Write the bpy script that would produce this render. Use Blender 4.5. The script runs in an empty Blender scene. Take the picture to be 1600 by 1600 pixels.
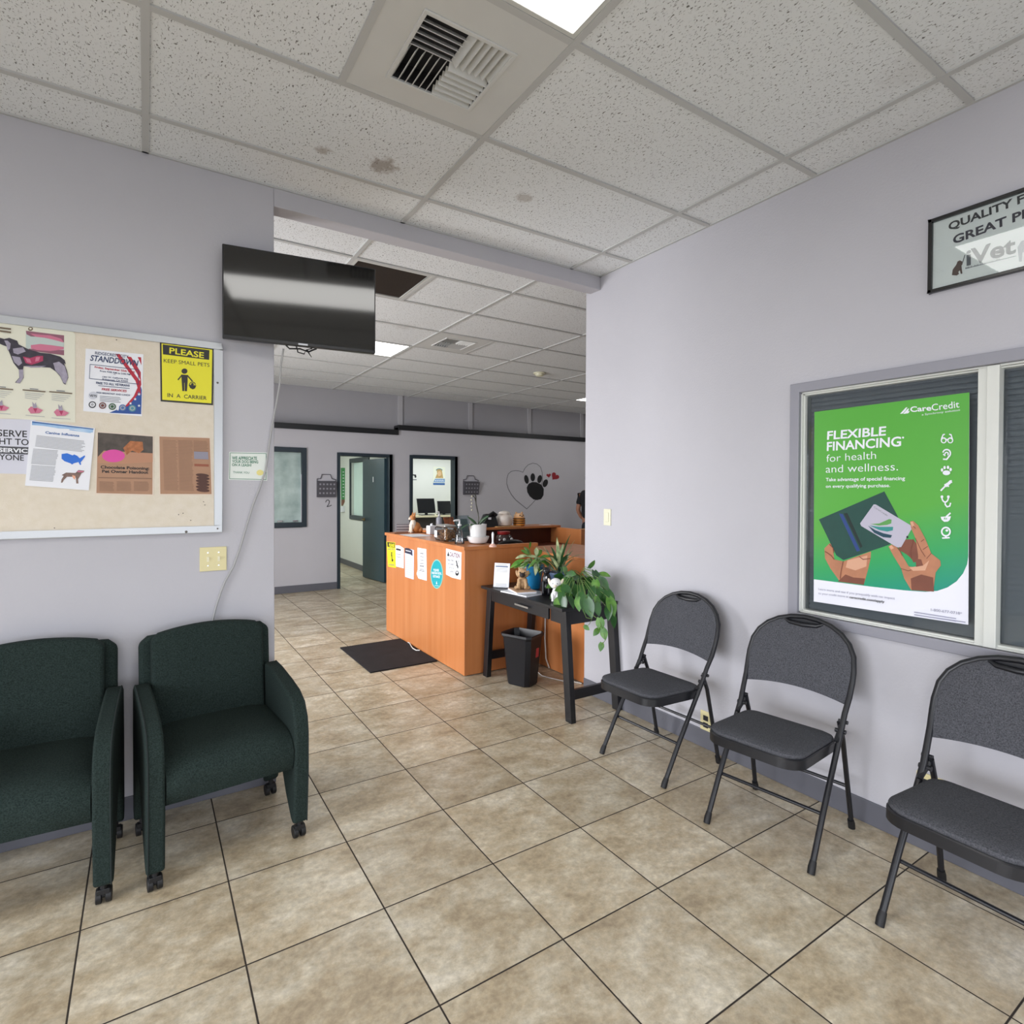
import bpy, math, random
import numpy as np
from mathutils import Vector, Matrix
C = bpy.context.scene.collection
SC = bpy.context.scene
PI = math.pi

# ------------------------------------------------------------------ camera
EYE = Vector((0, 0, 1.4826)); FPX = 884.73; PCX, PCY = 795.26, 777.09
YAW, PITCH, ROLL = 0.570024, -0.013087, 0.00372
_f = Vector((math.sin(YAW), math.cos(YAW), 0)); _r = Vector((math.cos(YAW), -math.sin(YAW), 0)); _u = Vector((0, 0, 1))
_f2 = _f * math.cos(PITCH) + _u * math.sin(PITCH); _u2 = _u * math.cos(PITCH) - _f * math.sin(PITCH)
CR = _r * math.cos(ROLL) + _u2 * math.sin(ROLL); CU = _u2 * math.cos(ROLL) - _r * math.sin(ROLL); CF = _f2
cam = bpy.data.cameras.new('camera'); cam.sensor_width = 36; cam.sensor_fit = 'HORIZONTAL'
cam.lens = FPX / 1600 * 36; cam.shift_x = (800 - PCX) / 1600; cam.shift_y = (PCY - 800) / 1600; cam.clip_start = .05
co = bpy.data.objects.new('camera', cam); C.objects.link(co)
co.matrix_world = Matrix(((CR.x, CU.x, -CF.x, EYE.x), (CR.y, CU.y, -CF.y, EYE.y), (CR.z, CU.z, -CF.z, EYE.z), (0, 0, 0, 1)))
SC.camera = co

# ------------------------------------------------------------------ light, sky, exposure
SC.view_settings.view_transform = 'Standard'; SC.view_settings.look = 'None'
SC.view_settings.gamma = 1; SC.view_settings.exposure = -0.30
try: SC.view_settings.use_curve_mapping = False
except Exception: pass
w = bpy.data.worlds.new('sky'); SC.world = w; w.use_nodes = True
w.node_tree.nodes['Background'].inputs[0].default_value = (.70, .82, 1, 1)
w.node_tree.nodes['Background'].inputs[1].default_value = .8

def area(name, loc, target, sx, sy, power, col, spread=PI):
    l = bpy.data.lights.new(name, 'AREA'); l.shape = 'RECTANGLE'; l.size = sx; l.size_y = sy
    l.energy = power; l.color = col; l.spread = spread
    o = bpy.data.objects.new(name, l); C.objects.link(o); o.location = loc
    o.rotation_euler = (Vector(target) - Vector(loc)).to_track_quat('-Z', 'Y').to_euler()
    return o
# daylight through the shop windows behind and to the left of the camera, through the entry on the left, and unseen overhead lamps added in the rooms behind
area('daylight_side', (-3.75, -0.3, 1.25), (2, -0.3, -2.2), 4.6, 1.9, 205, (.91, .935, 1), 1.9)
area('daylight_front', (-.3, -3.45, 1.25), (-.3, 2, -2.0), 4.6, 1.9, 90, (.91, .935, 1), 1.9)
area('daylight_entry', (-2.35, 5.2, 1.25), (4, 5.2, .7), 2.4, 2.0, 185, (.97, .97, 1), 2.3)
area('room_fill_near', (1.6, 10.3, 2.28), (1.9, 10.3, 0), 1.0, 2.2, 78, (.92, 1, .97))
area('room_fill_far', (4.9, 9.9, 2.28), (4.9, 9.9, 0), 1.8, 1.4, 40, (.92, .97, 1))

# ------------------------------------------------------------------ helpers
def ray(u, v): return CF + CR * ((u - PCX) / FPX) - CU * ((v - PCY) / FPX)
def at_x(u, v, X): d = ray(u, v); return EYE + d * (X / d.x)
def at_y(u, v, Y): d = ray(u, v); return EYE + d * (Y / d.y)
def at_z(u, v, Z): d = ray(u, v); return EYE + d * ((Z - EYE.z) / d.z)
def at_p(u, v, P, N): d = ray(u, v); return EYE + d * ((Vector(P) - EYE).dot(N) / d.dot(N))

def lin(h):
    if isinstance(h, str):
        h = h.lstrip('#'); c = [int(h[i:i+2], 16) / 255 for i in (0, 2, 4)]
        return tuple((x / 12.92 if x <= .04045 else ((x + .055) / 1.055) ** 2.4) for x in c) + (1,)
    return tuple(h) + (1,) if len(h) == 3 else tuple(h)
MATS = {}
def mat(name, col, rough=.5, metal=0, noise=0, nscale=20, bump=0, bscale=200, spec=.5, emis=0, trans=0, coat=0, stretch=None, col2=None, alpha=1):
    if name in MATS: return MATS[name]
    m = bpy.data.materials.new(name); m.use_nodes = True; nt = m.node_tree; b = nt.nodes['Principled BSDF']
    c = lin(col); b.inputs['Base Color'].default_value = c; b.inputs['Roughness'].default_value = rough
    b.inputs['Metallic'].default_value = metal; b.inputs['Specular IOR Level'].default_value = spec
    b.inputs['Transmission Weight'].default_value = trans; b.inputs['Coat Weight'].default_value = coat
    b.inputs['Alpha'].default_value = alpha
    if emis: b.inputs['Emission Color'].default_value = c; b.inputs['Emission Strength'].default_value = emis
    tc = nt.nodes.new('ShaderNodeTexCoord'); src = tc.outputs['Object']
    if stretch:
        mp = nt.nodes.new('ShaderNodeMapping'); mp.inputs['Scale'].default_value = stretch
        nt.links.new(src, mp.inputs[0]); src = mp.outputs[0]
    if noise or col2:
        n = nt.nodes.new('ShaderNodeTexNoise'); n.inputs['Scale'].default_value = nscale; n.inputs['Detail'].default_value = 6
        nt.links.new(src, n.inputs['Vector'])
        r = nt.nodes.new('ShaderNodeValToRGB'); nt.links.new(n.outputs[0], r.inputs[0])
        r.color_ramp.elements[0].position = .3; r.color_ramp.elements[1].position = .7
        if col2: a, z = c, lin(col2)
        else: a = tuple(x * (1 - noise) for x in c[:3]) + (1,); z = tuple(min(1, x * (1 + noise)) for x in c[:3]) + (1,)
        r.color_ramp.elements[0].color = a; r.color_ramp.elements[1].color = z
        nt.links.new(r.outputs[0], b.inputs['Base Color'])
    if bump:
        n2 = nt.nodes.new('ShaderNodeTexNoise'); n2.inputs['Scale'].default_value = bscale; n2.inputs['Detail'].default_value = 3
        nt.links.new(src, n2.inputs['Vector'])
        bp = nt.nodes.new('ShaderNodeBump'); bp.inputs['Strength'].default_value = bump; bp.inputs['Distance'].default_value = .004
        nt.links.new(n2.outputs[0], bp.inputs['Height']); nt.links.new(bp.outputs[0], b.inputs['Normal'])
    MATS[name] = m; return m

WM = {}
class M:
    def __init__(s): s.v = []; s.f = []; s.mi = []; s.mats = []
    def k(s, m):
        if m is None: return 0
        if m not in s.mats: s.mats.append(m)
        return s.mats.index(m)
    def add(s, vs, fs, m=None):
        o = len(s.v); s.v += [Vector(p) for p in vs]; i = s.k(m)
        for f in fs: s.f.append([o + j for j in f]); s.mi.append(i)
        return s
    def box(s, x0, x1, y0, y1, z0, z1, m=None):
        return s.add([(x, y, z) for z in (z0, z1) for y in (y0, y1) for x in (x0, x1)],
                     [(0, 2, 3, 1), (4, 5, 7, 6), (0, 1, 5, 4), (2, 6, 7, 3), (0, 4, 6, 2), (1, 3, 7, 5)], m)
    def hexa(s, P, m=None):   # 8 points, bottom 4 ccw then top 4 ccw
        return s.add(P, [(3, 2, 1, 0), (4, 5, 6, 7), (0, 1, 5, 4), (1, 2, 6, 5), (2, 3, 7, 6), (3, 0, 4, 7)], m)
    def prism(s, P, d, m=None):   # polygon P extruded by vector d
        n = len(P); d = Vector(d); P = [Vector(p) for p in P]
        return s.add(P + [p + d for p in P], [tuple(range(n))[::-1], tuple(range(n, 2 * n))] + [(i, (i + 1) % n, (i + 1) % n + n, i + n) for i in range(n)], m)
    def tube(s, pts, r, m=None, n=10, closed=False, caps=True, flat=1.0):
        pts = [Vector(p) for p in pts]; L = len(pts); rs = r if isinstance(r, (list, tuple)) else [r] * L
        rings = []; up = None
        for i, p in enumerate(pts):
            a = pts[(i - 1) % L] if (i or closed) else p; b = pts[(i + 1) % L] if (i < L - 1 or closed) else p
            t = (b - a).normalized()
            if up is None: up = Vector((0, 0, 1)) if abs(t.z) < .9 else Vector((0, 1, 0))
            x = up.cross(t); x = x.normalized() if x.length > 1e-4 else Vector((1, 0, 0)); y = t.cross(x).normalized(); up = y
            rings.append([p + (x * math.cos(2 * PI * k / n) + y * math.sin(2 * PI * k / n) * flat) * rs[i] for k in range(n)])
        vs = [q for g in rings for q in g]; fs = []
        for i in range(L if closed else L - 1):
            j = (i + 1) % L
            for k in range(n): fs.append((i * n + k, i * n + (k + 1) % n, j * n + (k + 1) % n, j * n + k))
        if caps and not closed: fs += [tuple(range(n))[::-1], tuple(range((L - 1) * n, L * n))]
        return s.add(vs, fs, m)
    def lathe(s, prof, c=(0, 0, 0), m=None, n=28, sx=1, sy=1, power=2):   # prof: list of (r, z)
        vs = []; fs = []; c = Vector(c)
        for r, z in prof:
            for k in range(n):
                a = 2 * PI * k / n; ca, sa = math.cos(a), math.sin(a)
                if power != 2: q = (abs(ca) ** power + abs(sa) ** power) ** (-1 / power); ca, sa = ca * q, sa * q
                vs.append(c + Vector((r * ca * sx, r * sa * sy, z)))
        for i in range(len(prof) - 1):
            for k in range(n): fs.append((i * n + k, i * n + (k + 1) % n, (i + 1) * n + (k + 1) % n, (i + 1) * n + k))
        if prof[0][0] > 1e-5: fs.append(tuple(range(n))[::-1])
        if prof[-1][0] > 1e-5: fs.append(tuple(range((len(prof) - 1) * n, len(prof) * n)))
        return s.add(vs, fs, m)
    def ball(s, c, r, m=None, n=16, rot=None):
        if not isinstance(r, (list, tuple)): r = (r, r, r)
        c = Vector(c); vs = []; fs = []; h = n // 2
        for i in range(h + 1):
            for k in range(n):
                p = Vector((math.sin(PI * i / h) * math.cos(2 * PI * k / n) * r[0], math.sin(PI * i / h) * math.sin(2 * PI * k / n) * r[1], -math.cos(PI * i / h) * r[2]))
                if rot: p = rot @ p
                vs.append(c + p)
        for i in range(h):
            for k in range(n): fs.append((i * n + k, i * n + (k + 1) % n, (i + 1) * n + (k + 1) % n, (i + 1) * n + k))
        return s.add(vs, fs, m)
    def cyl(s, a, b, r, m=None, n=20): return s.tube([a, b], r, m, n)
    def build(s, name, m=None, parent=None, local=False, bevel=0, seg=2, smooth=35, subsurf=0, kind=None, label=None):
        me = bpy.data.meshes.new(name)
        vs = s.v; base = Vector((0, 0, 0))
        if parent is not None and not local:
            inv = WM[parent.name].inverted(); vs = [inv @ p for p in vs]
        if parent is None:
            xs = [p.x for p in vs]; ys = [p.y for p in vs]; zs = [p.z for p in vs]
            base = Vector(((min(xs) + max(xs)) / 2, (min(ys) + max(ys)) / 2, min(zs))); vs = [p - base for p in vs]
        me.from_pydata([tuple(p) for p in vs], [], s.f)
        if m is not None: me.materials.append(m)
        for q in s.mats: me.materials.append(q)
        off = 1 if m is not None else 0
        for pl, i in zip(me.polygons, s.mi): pl.material_index = (i + off) if s.mats and (i + off) < len(me.materials) else 0
        import bmesh
        bm = bmesh.new(); bm.from_mesh(me); bmesh.ops.remove_doubles(bm, verts=bm.verts, dist=1e-6)
        if s.recalc: bmesh.ops.recalc_face_normals(bm, faces=bm.faces)
        bm.to_mesh(me); bm.free()
        if smooth:
            for pl in me.polygons: pl.use_smooth = True
            me.set_sharp_from_angle(angle=math.radians(smooth))
        o = bpy.data.objects.new(name, me); C.objects.link(o); o.location = base
        if parent is not None: o.parent = parent; WM[o.name] = WM[parent.name].copy(); o.location = (0, 0, 0)
        else: WM[o.name] = Matrix.Translation(base)
        if bevel:
            b = o.modifiers.new('bevel', 'BEVEL'); b.width = bevel; b.segments = seg; b.limit_method = 'ANGLE'; b.angle_limit = math.radians(40); b.harden_normals = False
        if subsurf: q = o.modifiers.new('sub', 'SUBSURF'); q.levels = subsurf; q.render_levels = subsurf
        if kind: o['kind'] = kind
        if label: o['label'] = label
        return o
    recalc = True

def thing(name, label, cat, loc=(0, 0, 0), rz=0, group=None):
    o = bpy.data.objects.new(name, None); C.objects.link(o); o.empty_display_size = .1
    o.location = loc; o.rotation_euler = (0, 0, rz); o['label'] = label; o['category'] = cat
    if group: o['group'] = group
    WM[o.name] = Matrix.Translation(Vector(loc)) @ Matrix.Rotation(rz, 4, 'Z')
    return o
def tag(o, label, cat, group=None):
    o['label'] = label; o['category'] = cat
    if group: o['group'] = group
    return o
def struct(name, mb, m, parent=None, **k):
    return mb.build(name, m, parent, kind=None if parent else 'structure', **k)
def dup(root, loc, rz, label, group=None):
    r = root.copy(); C.objects.link(r); r.location = loc; r.rotation_euler = (0, 0, rz); r['label'] = label
    if group: r['group'] = group
    for ch in list(root.children):
        c = ch.copy(); C.objects.link(c); c.parent = r
        for g in ch.children:
            d = g.copy(); C.objects.link(d); d.parent = c
    return r

# flat printed things: a thin sheet with printed shapes and lettering laid on it
_tc = {}
def text2d(s, bold=0, shear=0):
    key = (s, bold, shear)
    if key in _tc: return _tc[key]
    cu = bpy.data.curves.new('t', 'FONT'); cu.body = s; cu.size = 1; cu.offset = bold; cu.resolution_u = 3; cu.shear = shear
    o = bpy.data.objects.new('t', cu); C.objects.link(o)
    dg = bpy.context.evaluated_depsgraph_get(); me = bpy.data.meshes.new_from_object(o.evaluated_get(dg))
    vs = [(v.co.x, v.co.y) for v in me.vertices]; fs = [tuple(p.vertices) for p in me.polygons]
    bpy.data.objects.remove(o); bpy.data.curves.remove(cu); bpy.data.meshes.remove(me)
    _tc[key] = (vs, fs); return _tc[key]
_capv, _ = text2d('H'); CAP = max(v[1] for v in _capv)
class Art(M):
    recalc = False
    def __init__(s, U, n, thick=.0008):
        super().__init__(); s.U = U; s.n = Vector(n).normalized(); s.z = thick; s.step = .00035; s.cx = s.cy = 0; s.cs = 1
    def crop(s, x, y, sc): s.cx, s.cy, s.cs = x, y, sc; return s
    def P(s, p): return s.U(s.cx + p[0] * s.cs, s.cy + p[1] * s.cs)
    def sheet(s, pts, m):
        P = [s.P(p) for p in pts]
        nn = (P[1] - P[0]).cross(P[2] - P[0])
        if nn.dot(s.n) < 0: P = P[::-1]
        n = len(P); T = [p + s.n * s.z for p in P]
        s.add(P + T, [tuple(range(n))[::-1], tuple(range(n, 2 * n))] + [(i, (i + 1) % n, (i + 1) % n + n, i + n) for i in range(n)], m); return s
    def up(s): s.z += s.step; return s
    def flat(s, P, m, fs=None):
        s.z += 1.2e-5
        P = [p + s.n * s.z for p in P]
        if fs is None:
            a = Vector((0, 0, 0))
            for i in range(len(P)): a += P[i].cross(P[(i + 1) % len(P)])
            if a.dot(s.n) < 0: P = P[::-1]
            fs = [tuple(range(len(P)))]
        s.add(P, fs, m)
    def poly(s, pts, m): s.flat([s.P(p) for p in pts], m); return s
    def rect(s, a, b, c, d, m): return s.poly([a, b, c, d], m)
    def ell(s, c, rx, ry, m, n=24, ang=0):
        ca, sa = math.cos(ang), math.sin(ang)
        return s.poly([(c[0] + rx * math.cos(2 * PI * k / n) * ca - ry * math.sin(2 * PI * k / n) * sa, c[1] + rx * math.cos(2 * PI * k / n) * sa + ry * math.sin(2 * PI * k / n) * ca) for k in range(n)], m)
    def line(s, pts, w, m, closed=False):
        q = list(pts) + ([pts[0]] if closed else [])
        for a, b in zip(q[:-1], q[1:]):
            dx, dy = b[0] - a[0], b[1] - a[1]; L = math.hypot(dx, dy) or 1; nx, ny = -dy / L * w / 2, dx / L * w / 2; ex, ey = dx / L * w * .3, dy / L * w * .3
            s.poly([(a[0] + nx - ex, a[1] + ny - ey), (b[0] + nx + ex, b[1] + ny + ey), (b[0] - nx + ex, b[1] - ny + ey), (a[0] - nx - ex, a[1] - ny - ey)], m)
        return s
    def arc(s, c, rx, ry, a0, a1, w, m, n=16):
        return s.line([(c[0] + rx * math.cos(a0 + (a1 - a0) * k / n), c[1] + ry * math.sin(a0 + (a1 - a0) * k / n)) for k in range(n + 1)], w, m)
    def text(s, t, p0, p1, p2, m, bold=0, shear=0):   # baseline left, baseline right, top of the capitals above p0
        vs, fs = text2d(t, bold, shear); x0 = min(v[0] for v in vs); x1 = max(v[0] for v in vs)
        A, B, D = s.P(p0), s.P(p1), s.P(p2); ex = (B - A) / (x1 - x0); ey = (D - A) / CAP
        P = [A + ex * (v[0] - x0) + ey * v[1] for v in vs]
        if ex.cross(ey).dot(s.n) < 0: fs = [f[::-1] for f in fs]
        s.flat(P, m, fs); return s
    def lines(s, p0, p1, dy, n, w, m, jit=0, seed=1, slope=None):  # rows standing for body copy too small to read
        rd = random.Random(seed)
        for i in range(n):
            e = 1 - rd.random() * jit; q1 = (p0[0] + (p1[0] - p0[0]) * e, p0[1] + (p1[1] - p0[1]) * e)
            s.line([(p0[0] + dy[0] * i, p0[1] + dy[1] * i), (q1[0] + dy[0] * i, q1[1] + dy[1] * i)], w, m)
        return s

# ------------------------------------------------------------------ materials
def wall_mat(name, col, scuff=None):
    m = mat(name, col, .62, noise=.025, nscale=1.7, bump=.25, bscale=90, spec=.3); return m
WALL = wall_mat('lavender_grey_paint', '#b8b7bd')
WALLB = wall_mat('grey_fabric_panel', '#a5a4a9')
WALLW = wall_mat('pale_room_paint', '#dcded8')
BASE = mat('grey_vinyl_base', '#5e5f67', .45)
NAVY = mat('dark_slate_paint', '#26323b', .35, noise=.05)
BLACK = mat('black_trim', '#15171b', .4)
WHITE = mat('white_metal', '#d9dad6', .4)
PAPER = mat('white_paper', '#e6e8ee', .6)
INK = mat('black_ink', '#1c1d22', .6); GREY_INK = mat('grey_ink', '#a9abb0', .6); MIDINK = mat('mid_grey_ink', '#77797f', .6)
WOOD = mat('cherry_laminate', '#bd7440', .36, col2='#c98350', nscale=2.2, stretch=(6, 6, .25), coat=.1)
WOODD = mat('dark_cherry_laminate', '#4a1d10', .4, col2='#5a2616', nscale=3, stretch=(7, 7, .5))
CHAIRF = mat('charcoal_tweed', '#3a3b40', .95, col2='#5c5d62', nscale=240, bump=.5, bscale=400, spec=.15)
CHAIRM = mat('charcoal_enamel', '#17181d', .38, noise=.06, nscale=40)
RUBBER = mat('black_rubber', '#0d0d10', .6)
GREENF = mat('dark_green_tweed', '#18211f', .95, col2='#2d3936', nscale=220, bump=.5, bscale=350, spec=.15)
BLACKW = mat('black_painted_wood', '#131317', .38, noise=.12, nscale=9)
PLAST = mat('black_plastic', '#17181c', .32)
CHROME = mat('brushed_steel', '#c9ccd2', .25, metal=1)
IVORY = mat('ivory_plastic', '#d9cf9e', .4)
CREAM = mat('cream_plastic', '#d8d6bd', .4)
WHITEC = mat('white_ceramic', '#e2e2e2', .25)
def pane(name, tint, refl=.06, rough=.02):   # a thin pane: mostly clear, with a weak mirror reflection
    m = bpy.data.materials.new(name); m.use_nodes = True; nt = m.node_tree; nt.nodes.clear()
    o = nt.nodes.new('ShaderNodeOutputMaterial'); t_ = nt.nodes.new('ShaderNodeBsdfTransparent'); g_ = nt.nodes.new('ShaderNodeBsdfGlossy'); x_ = nt.nodes.new('ShaderNodeMixShader')
    lw = nt.nodes.new('ShaderNodeFresnel'); lw.inputs[0].default_value = 1.3 + refl * 3
    t_.inputs[0].default_value = lin(tint); g_.inputs['Roughness'].default_value = rough
    nt.links.new(lw.outputs[0], x_.inputs[0]); nt.links.new(t_.outputs[0], x_.inputs[1]); nt.links.new(g_.outputs[0], x_.inputs[2]); nt.links.new(x_.outputs[0], o.inputs[0]); MATS[name] = m; return m
GLASS = mat('clear_glass', '#f4f8f8', .03, trans=1, spec=.5)

def ceiling_mat():
    m = bpy.data.materials.new('fissured_ceiling_tile'); m.use_nodes = True; nt = m.node_tree; b = nt.nodes['Principled BSDF']; b.inputs['Roughness'].default_value = .9
    N = lambda t: nt.nodes.new('ShaderNode' + t); L = nt.links.new
    geo = N('NewGeometry'); pos = geo.outputs['Position']
    mp = N('Mapping'); mp.inputs['Rotation'].default_value = (0, 0, .6); mp.inputs['Scale'].default_value = (1, .5, 1); L(pos, mp.inputs[0])
    n = N('TexNoise'); n.inputs['Scale'].default_value = 165; n.inputs['Detail'].default_value = 2.5; n.inputs['Distortion'].default_value = .8; L(mp.outputs[0], n.inputs['Vector'])
    r = N('ValToRGB'); r.color_ramp.elements[0].position = .315; r.color_ramp.elements[1].position = .40
    r.color_ramp.elements[0].color = lin('#706f6c'); r.color_ramp.elements[1].color = lin('#dfe2e4'); L(n.outputs[0], r.inputs[0])
    n3 = N('TexNoise'); n3.inputs['Scale'].default_value = 50; n3.inputs['Detail'].default_value = 5; L(pos, n3.inputs['Vector'])
    # brown water stains of their own shapes
    wob = N('TexNoise'); wob.inputs['Scale'].default_value = 34; wob.inputs['Detail'].default_value = 6; L(pos, wob.inputs['Vector'])
    prev = None
    for x, y, rad, amt in ((.935, 2.561, .062, .62), (.672, 2.595, .032, .5), (1.654, 2.446, .045, .4), (2.023, 4.963, .10, .18), (1.80, 4.92, .07, .15), (2.32, .95, .10, .12), (4.6, 3.9, .08, .1)):
        d = N('VectorMath'); d.operation = 'DISTANCE'; L(pos, d.inputs[0]); d.inputs[1].default_value = (x, y, 2.989)
        s = N('MapRange'); s.inputs['From Min'].default_value = 0; s.inputs['From Max'].default_value = rad * 2; s.inputs['To Min'].default_value = 1; s.inputs['To Max'].default_value = 0; L(d.outputs['Value'], s.inputs['Value'])
        a = N('Math'); a.operation = 'ADD'; L(s.outputs[0], a.inputs[0]); L(wob.outputs[0], a.inputs[1])
        t = N('MapRange'); t.inputs['From Min'].default_value = .86; t.inputs['From Max'].default_value = 1.22; t.inputs['To Max'].default_value = amt; L(a.outputs[0], t.inputs['Value'])
        if prev is None: prev = t.outputs[0]
        else:
            mx = N('Math'); mx.operation = 'MAXIMUM'; L(prev, mx.inputs[0]); L(t.outputs[0], mx.inputs[1]); prev = mx.outputs[0]
    mix = N('MixRGB'); mix.inputs[2].default_value = lin('#7d6a58'); L(prev, mix.inputs[0]); L(r.outputs[0], mix.inputs[1])
    L(mix.outputs[0], b.inputs['Base Color'])
    bp = N('Bump'); bp.inputs['Strength'].default_value = .5; bp.inputs['Distance'].default_value = .003
    ad = N('Math'); ad.operation = 'MULTIPLY_ADD'; L(n3.outputs[0], ad.inputs[0]); ad.inputs[1].default_value = .4; L(r.outputs[0], ad.inputs[2])
    L(ad.outputs[0], bp.inputs['Height']); L(bp.outputs[0], b.inputs['Normal'])
    return m
TILE = .4481; TX, TY = .7047, 1.9064
def floor_mat():
    m = bpy.data.materials.new('travertine_look_floor_tile'); m.use_nodes = True; nt = m.node_tree; b = nt.nodes['Principled BSDF']
    N = lambda t: nt.nodes.new('ShaderNode' + t); L = nt.links.new
    pos = N('NewGeometry').outputs['Position']
    mp = N('Mapping'); mp.inputs['Location'].default_value = (-TX / TILE + 40, -TY / TILE + 40, 0); mp.inputs['Scale'].default_value = (1 / TILE, 1 / TILE, 1); L(pos, mp.inputs[0])
    fr = N('VectorMath'); fr.operation = 'FRACTION'; L(mp.outputs[0], fr.inputs[0])
    fl = N('VectorMath'); fl.operation = 'FLOOR'; L(mp.outputs[0], fl.inputs[0])
    sp = N('SeparateXYZ'); L(fr.outputs[0], sp.inputs[0])
    def edge(o):
        a = N('Math'); a.operation = 'SUBTRACT'; L(o, a.inputs[0]); a.inputs[1].default_value = .5
        c = N('Math'); c.operation = 'ABSOLUTE'; L(a.outputs[0], c.inputs[0]); return c.outputs[0]
    mx = N('Math'); mx.operation = 'MAXIMUM'; L(edge(sp.outputs[0]), mx.inputs[0]); L(edge(sp.outputs[1]), mx.inputs[1])
    g = N('MapRange'); g.inputs['From Min'].default_value = .4925; g.inputs['From Max'].default_value = .4955; L(mx.outputs[0], g.inputs['Value'])
    wn = N('TexWhiteNoise'); wn.noise_dimensions = '2D'; L(fl.outputs[0], wn.inputs['Vector'])
    off = N('VectorMath'); off.operation = 'MULTIPLY_ADD'; L(wn.outputs['Color'], off.inputs[0]); off.inputs[1].default_value = (31, 31, 31); L(pos, off.inputs[2])
    mp2 = N('Mapping'); mp2.inputs['Scale'].default_value = (1, 1.5, 1); mp2.inputs['Rotation'].default_value = (0, 0, .5); L(off.outputs[0], mp2.inputs[0])
    n1 = N('TexNoise'); n1.inputs['Scale'].default_value = 4.2; n1.inputs['Detail'].default_value = 10; n1.inputs['Roughness'].default_value = .72; n1.inputs['Distortion'].default_value = .15; L(mp2.outputs[0], n1.inputs['Vector'])
    r1 = N('ValToRGB'); cr = r1.color_ramp; cr.elements[0].position = .28; cr.elements[0].color = lin('#8f806a'); cr.elements[1].position = .74; cr.elements[1].color = lin('#e0d8c8')
    e = cr.elements.new(.42); e.color = lin('#ae9e83'); e = cr.elements.new(.51); e.color = lin('#bbae96'); e = cr.elements.new(.60); e.color = lin('#cbc1ac')
    L(n1.outputs[0], r1.inputs[0])
    n2 = N('TexNoise'); n2.inputs['Scale'].default_value = 38; n2.inputs['Detail'].default_value = 6; n2.inputs['Roughness'].default_value = .7; L(off.outputs[0], n2.inputs['Vector'])
    r2 = N('MapRange'); r2.inputs['From Min'].default_value = .3; r2.inputs['From Max'].default_value = .7; r2.inputs['To Min'].default_value = .76; r2.inputs['To Max'].default_value = 1.22; L(n2.outputs[0], r2.inputs['Value'])
    tv = N('MapRange'); tv.inputs['To Min'].default_value = .90; tv.inputs['To Max'].default_value = 1.08; L(wn.outputs['Value'], tv.inputs['Value'])
    ml = N('Math'); ml.operation = 'MULTIPLY'; L(r2.outputs[0], ml.inputs[0]); L(tv.outputs[0], ml.inputs[1])
    vm = N('VectorMath'); vm.operation = 'SCALE'; L(r1.outputs[0], vm.inputs[0]); L(ml.outputs[0], vm.inputs['Scale'])
    mix = N('MixRGB'); L(g.outputs[0], mix.inputs[0]); L(vm.outputs[0], mix.inputs[1]); mix.inputs[2].default_value = lin('#2e2721')
    L(mix.outputs[0], b.inputs['Base Color'])
    rr = N('MapRange'); rr.inputs['To Min'].default_value = .24; rr.inputs['To Max'].default_value = .46; L(n2.outputs[0], rr.inputs['Value'])
    r3 = N('Math'); r3.operation = 'MAXIMUM'; L(rr.outputs[0], r3.inputs[0]); L(g.outputs[0], r3.inputs[1]); L(r3.outputs[0], b.inputs['Roughness'])
    h = N('Math'); h.operation = 'MULTIPLY_ADD'; L(g.outputs[0], h.inputs[0]); h.inputs[1].default_value = -1.2; L(n2.outputs[0], h.inputs[2])
    h2 = N('Math'); h2.operation = 'ADD'; L(h.outputs[0], h2.inputs[0]); L(n1.outputs[0], h2.inputs[1])
    bp = N('Bump'); bp.inputs['Strength'].default_value = .35; bp.inputs['Distance'].default_value = .003; L(h2.outputs[0], bp.inputs['Height']); L(bp.outputs[0], b.inputs['Normal'])
    return m
CEIL = ceiling_mat(); FLOOR = floor_mat()

# ------------------------------------------------------------------ the shell
H = 2.989; XW = 2.708; YW = 3.037; YF = 8.47; YU = 8.65; WE = 3.19
struct('floor', M().box(-4.2, 9.6, -3.9, 12.4, -.12, 0), FLOOR, smooth=0)
# ceiling tiles, cell by cell, leaving the cells of the fittings open
def cells(xl, yl, skip):
    mb = M(); g = M(); b = .012
    for i in range(len(xl) - 1):
        for j in range(len(yl) - 1):
            if (i, j) in skip: continue
            mb.box(xl[i] + b, xl[i+1] - b, yl[j] + b, yl[j+1] - b, H + .005, H + .02)
    return mb
fx = [-4.0] + [.004 + 1.2192 * k for k in (-3, -2, -1, 0, 1, 2)] + [XW + .001]
fy = [-3.75] + [2.119 + .6096 * k for k in range(-9, 2)] + [YW + .001]
ic = fx.index(.004); jl = 1 + 9 - 2; jv = 1 + 9 - 1     # light row y .900-1.509, vent row 1.509-2.119
ftiles = cells(fx, fy, {(ic, jl), (ic, jv), (ic - 2, jl), (ic, jl - 4), (ic - 2, jl - 4)})
ftiles.box(.016, .602, 1.521, 2.107, H + .005, H + .02)
bx = [-2.6] + [1.145 + 1.2225 * k for k in (-3, -2, -1)] + [1.145, 2.37, 3.59, 4.81, 6.03, 7.25, 8.47, 9.4]
by = [WE - .03, 3.66, 4.28, 4.93, 5.58, 6.19, 6.81, 7.43, 8.04, YU + .002]
i0 = bx.index(1.145)
btiles = cells(bx, by, {(i0, 1), (i0, 4), (i0 + 1, 3), (i0 + 4, 2), (i0 + 4, 6), (i0 - 2, 4)})
btiles.box(1.733, 2.358, 3.672, 4.268, H + .005, H + .02)
btiles.box(2.985, 3.578, 4.942, 5.568, H + .005, H + .02)
cobj = struct('ceiling', ftiles, CEIL, smooth=0)
btiles.build('back_room_tiles', CEIL, cobj, smooth=0)
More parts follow.
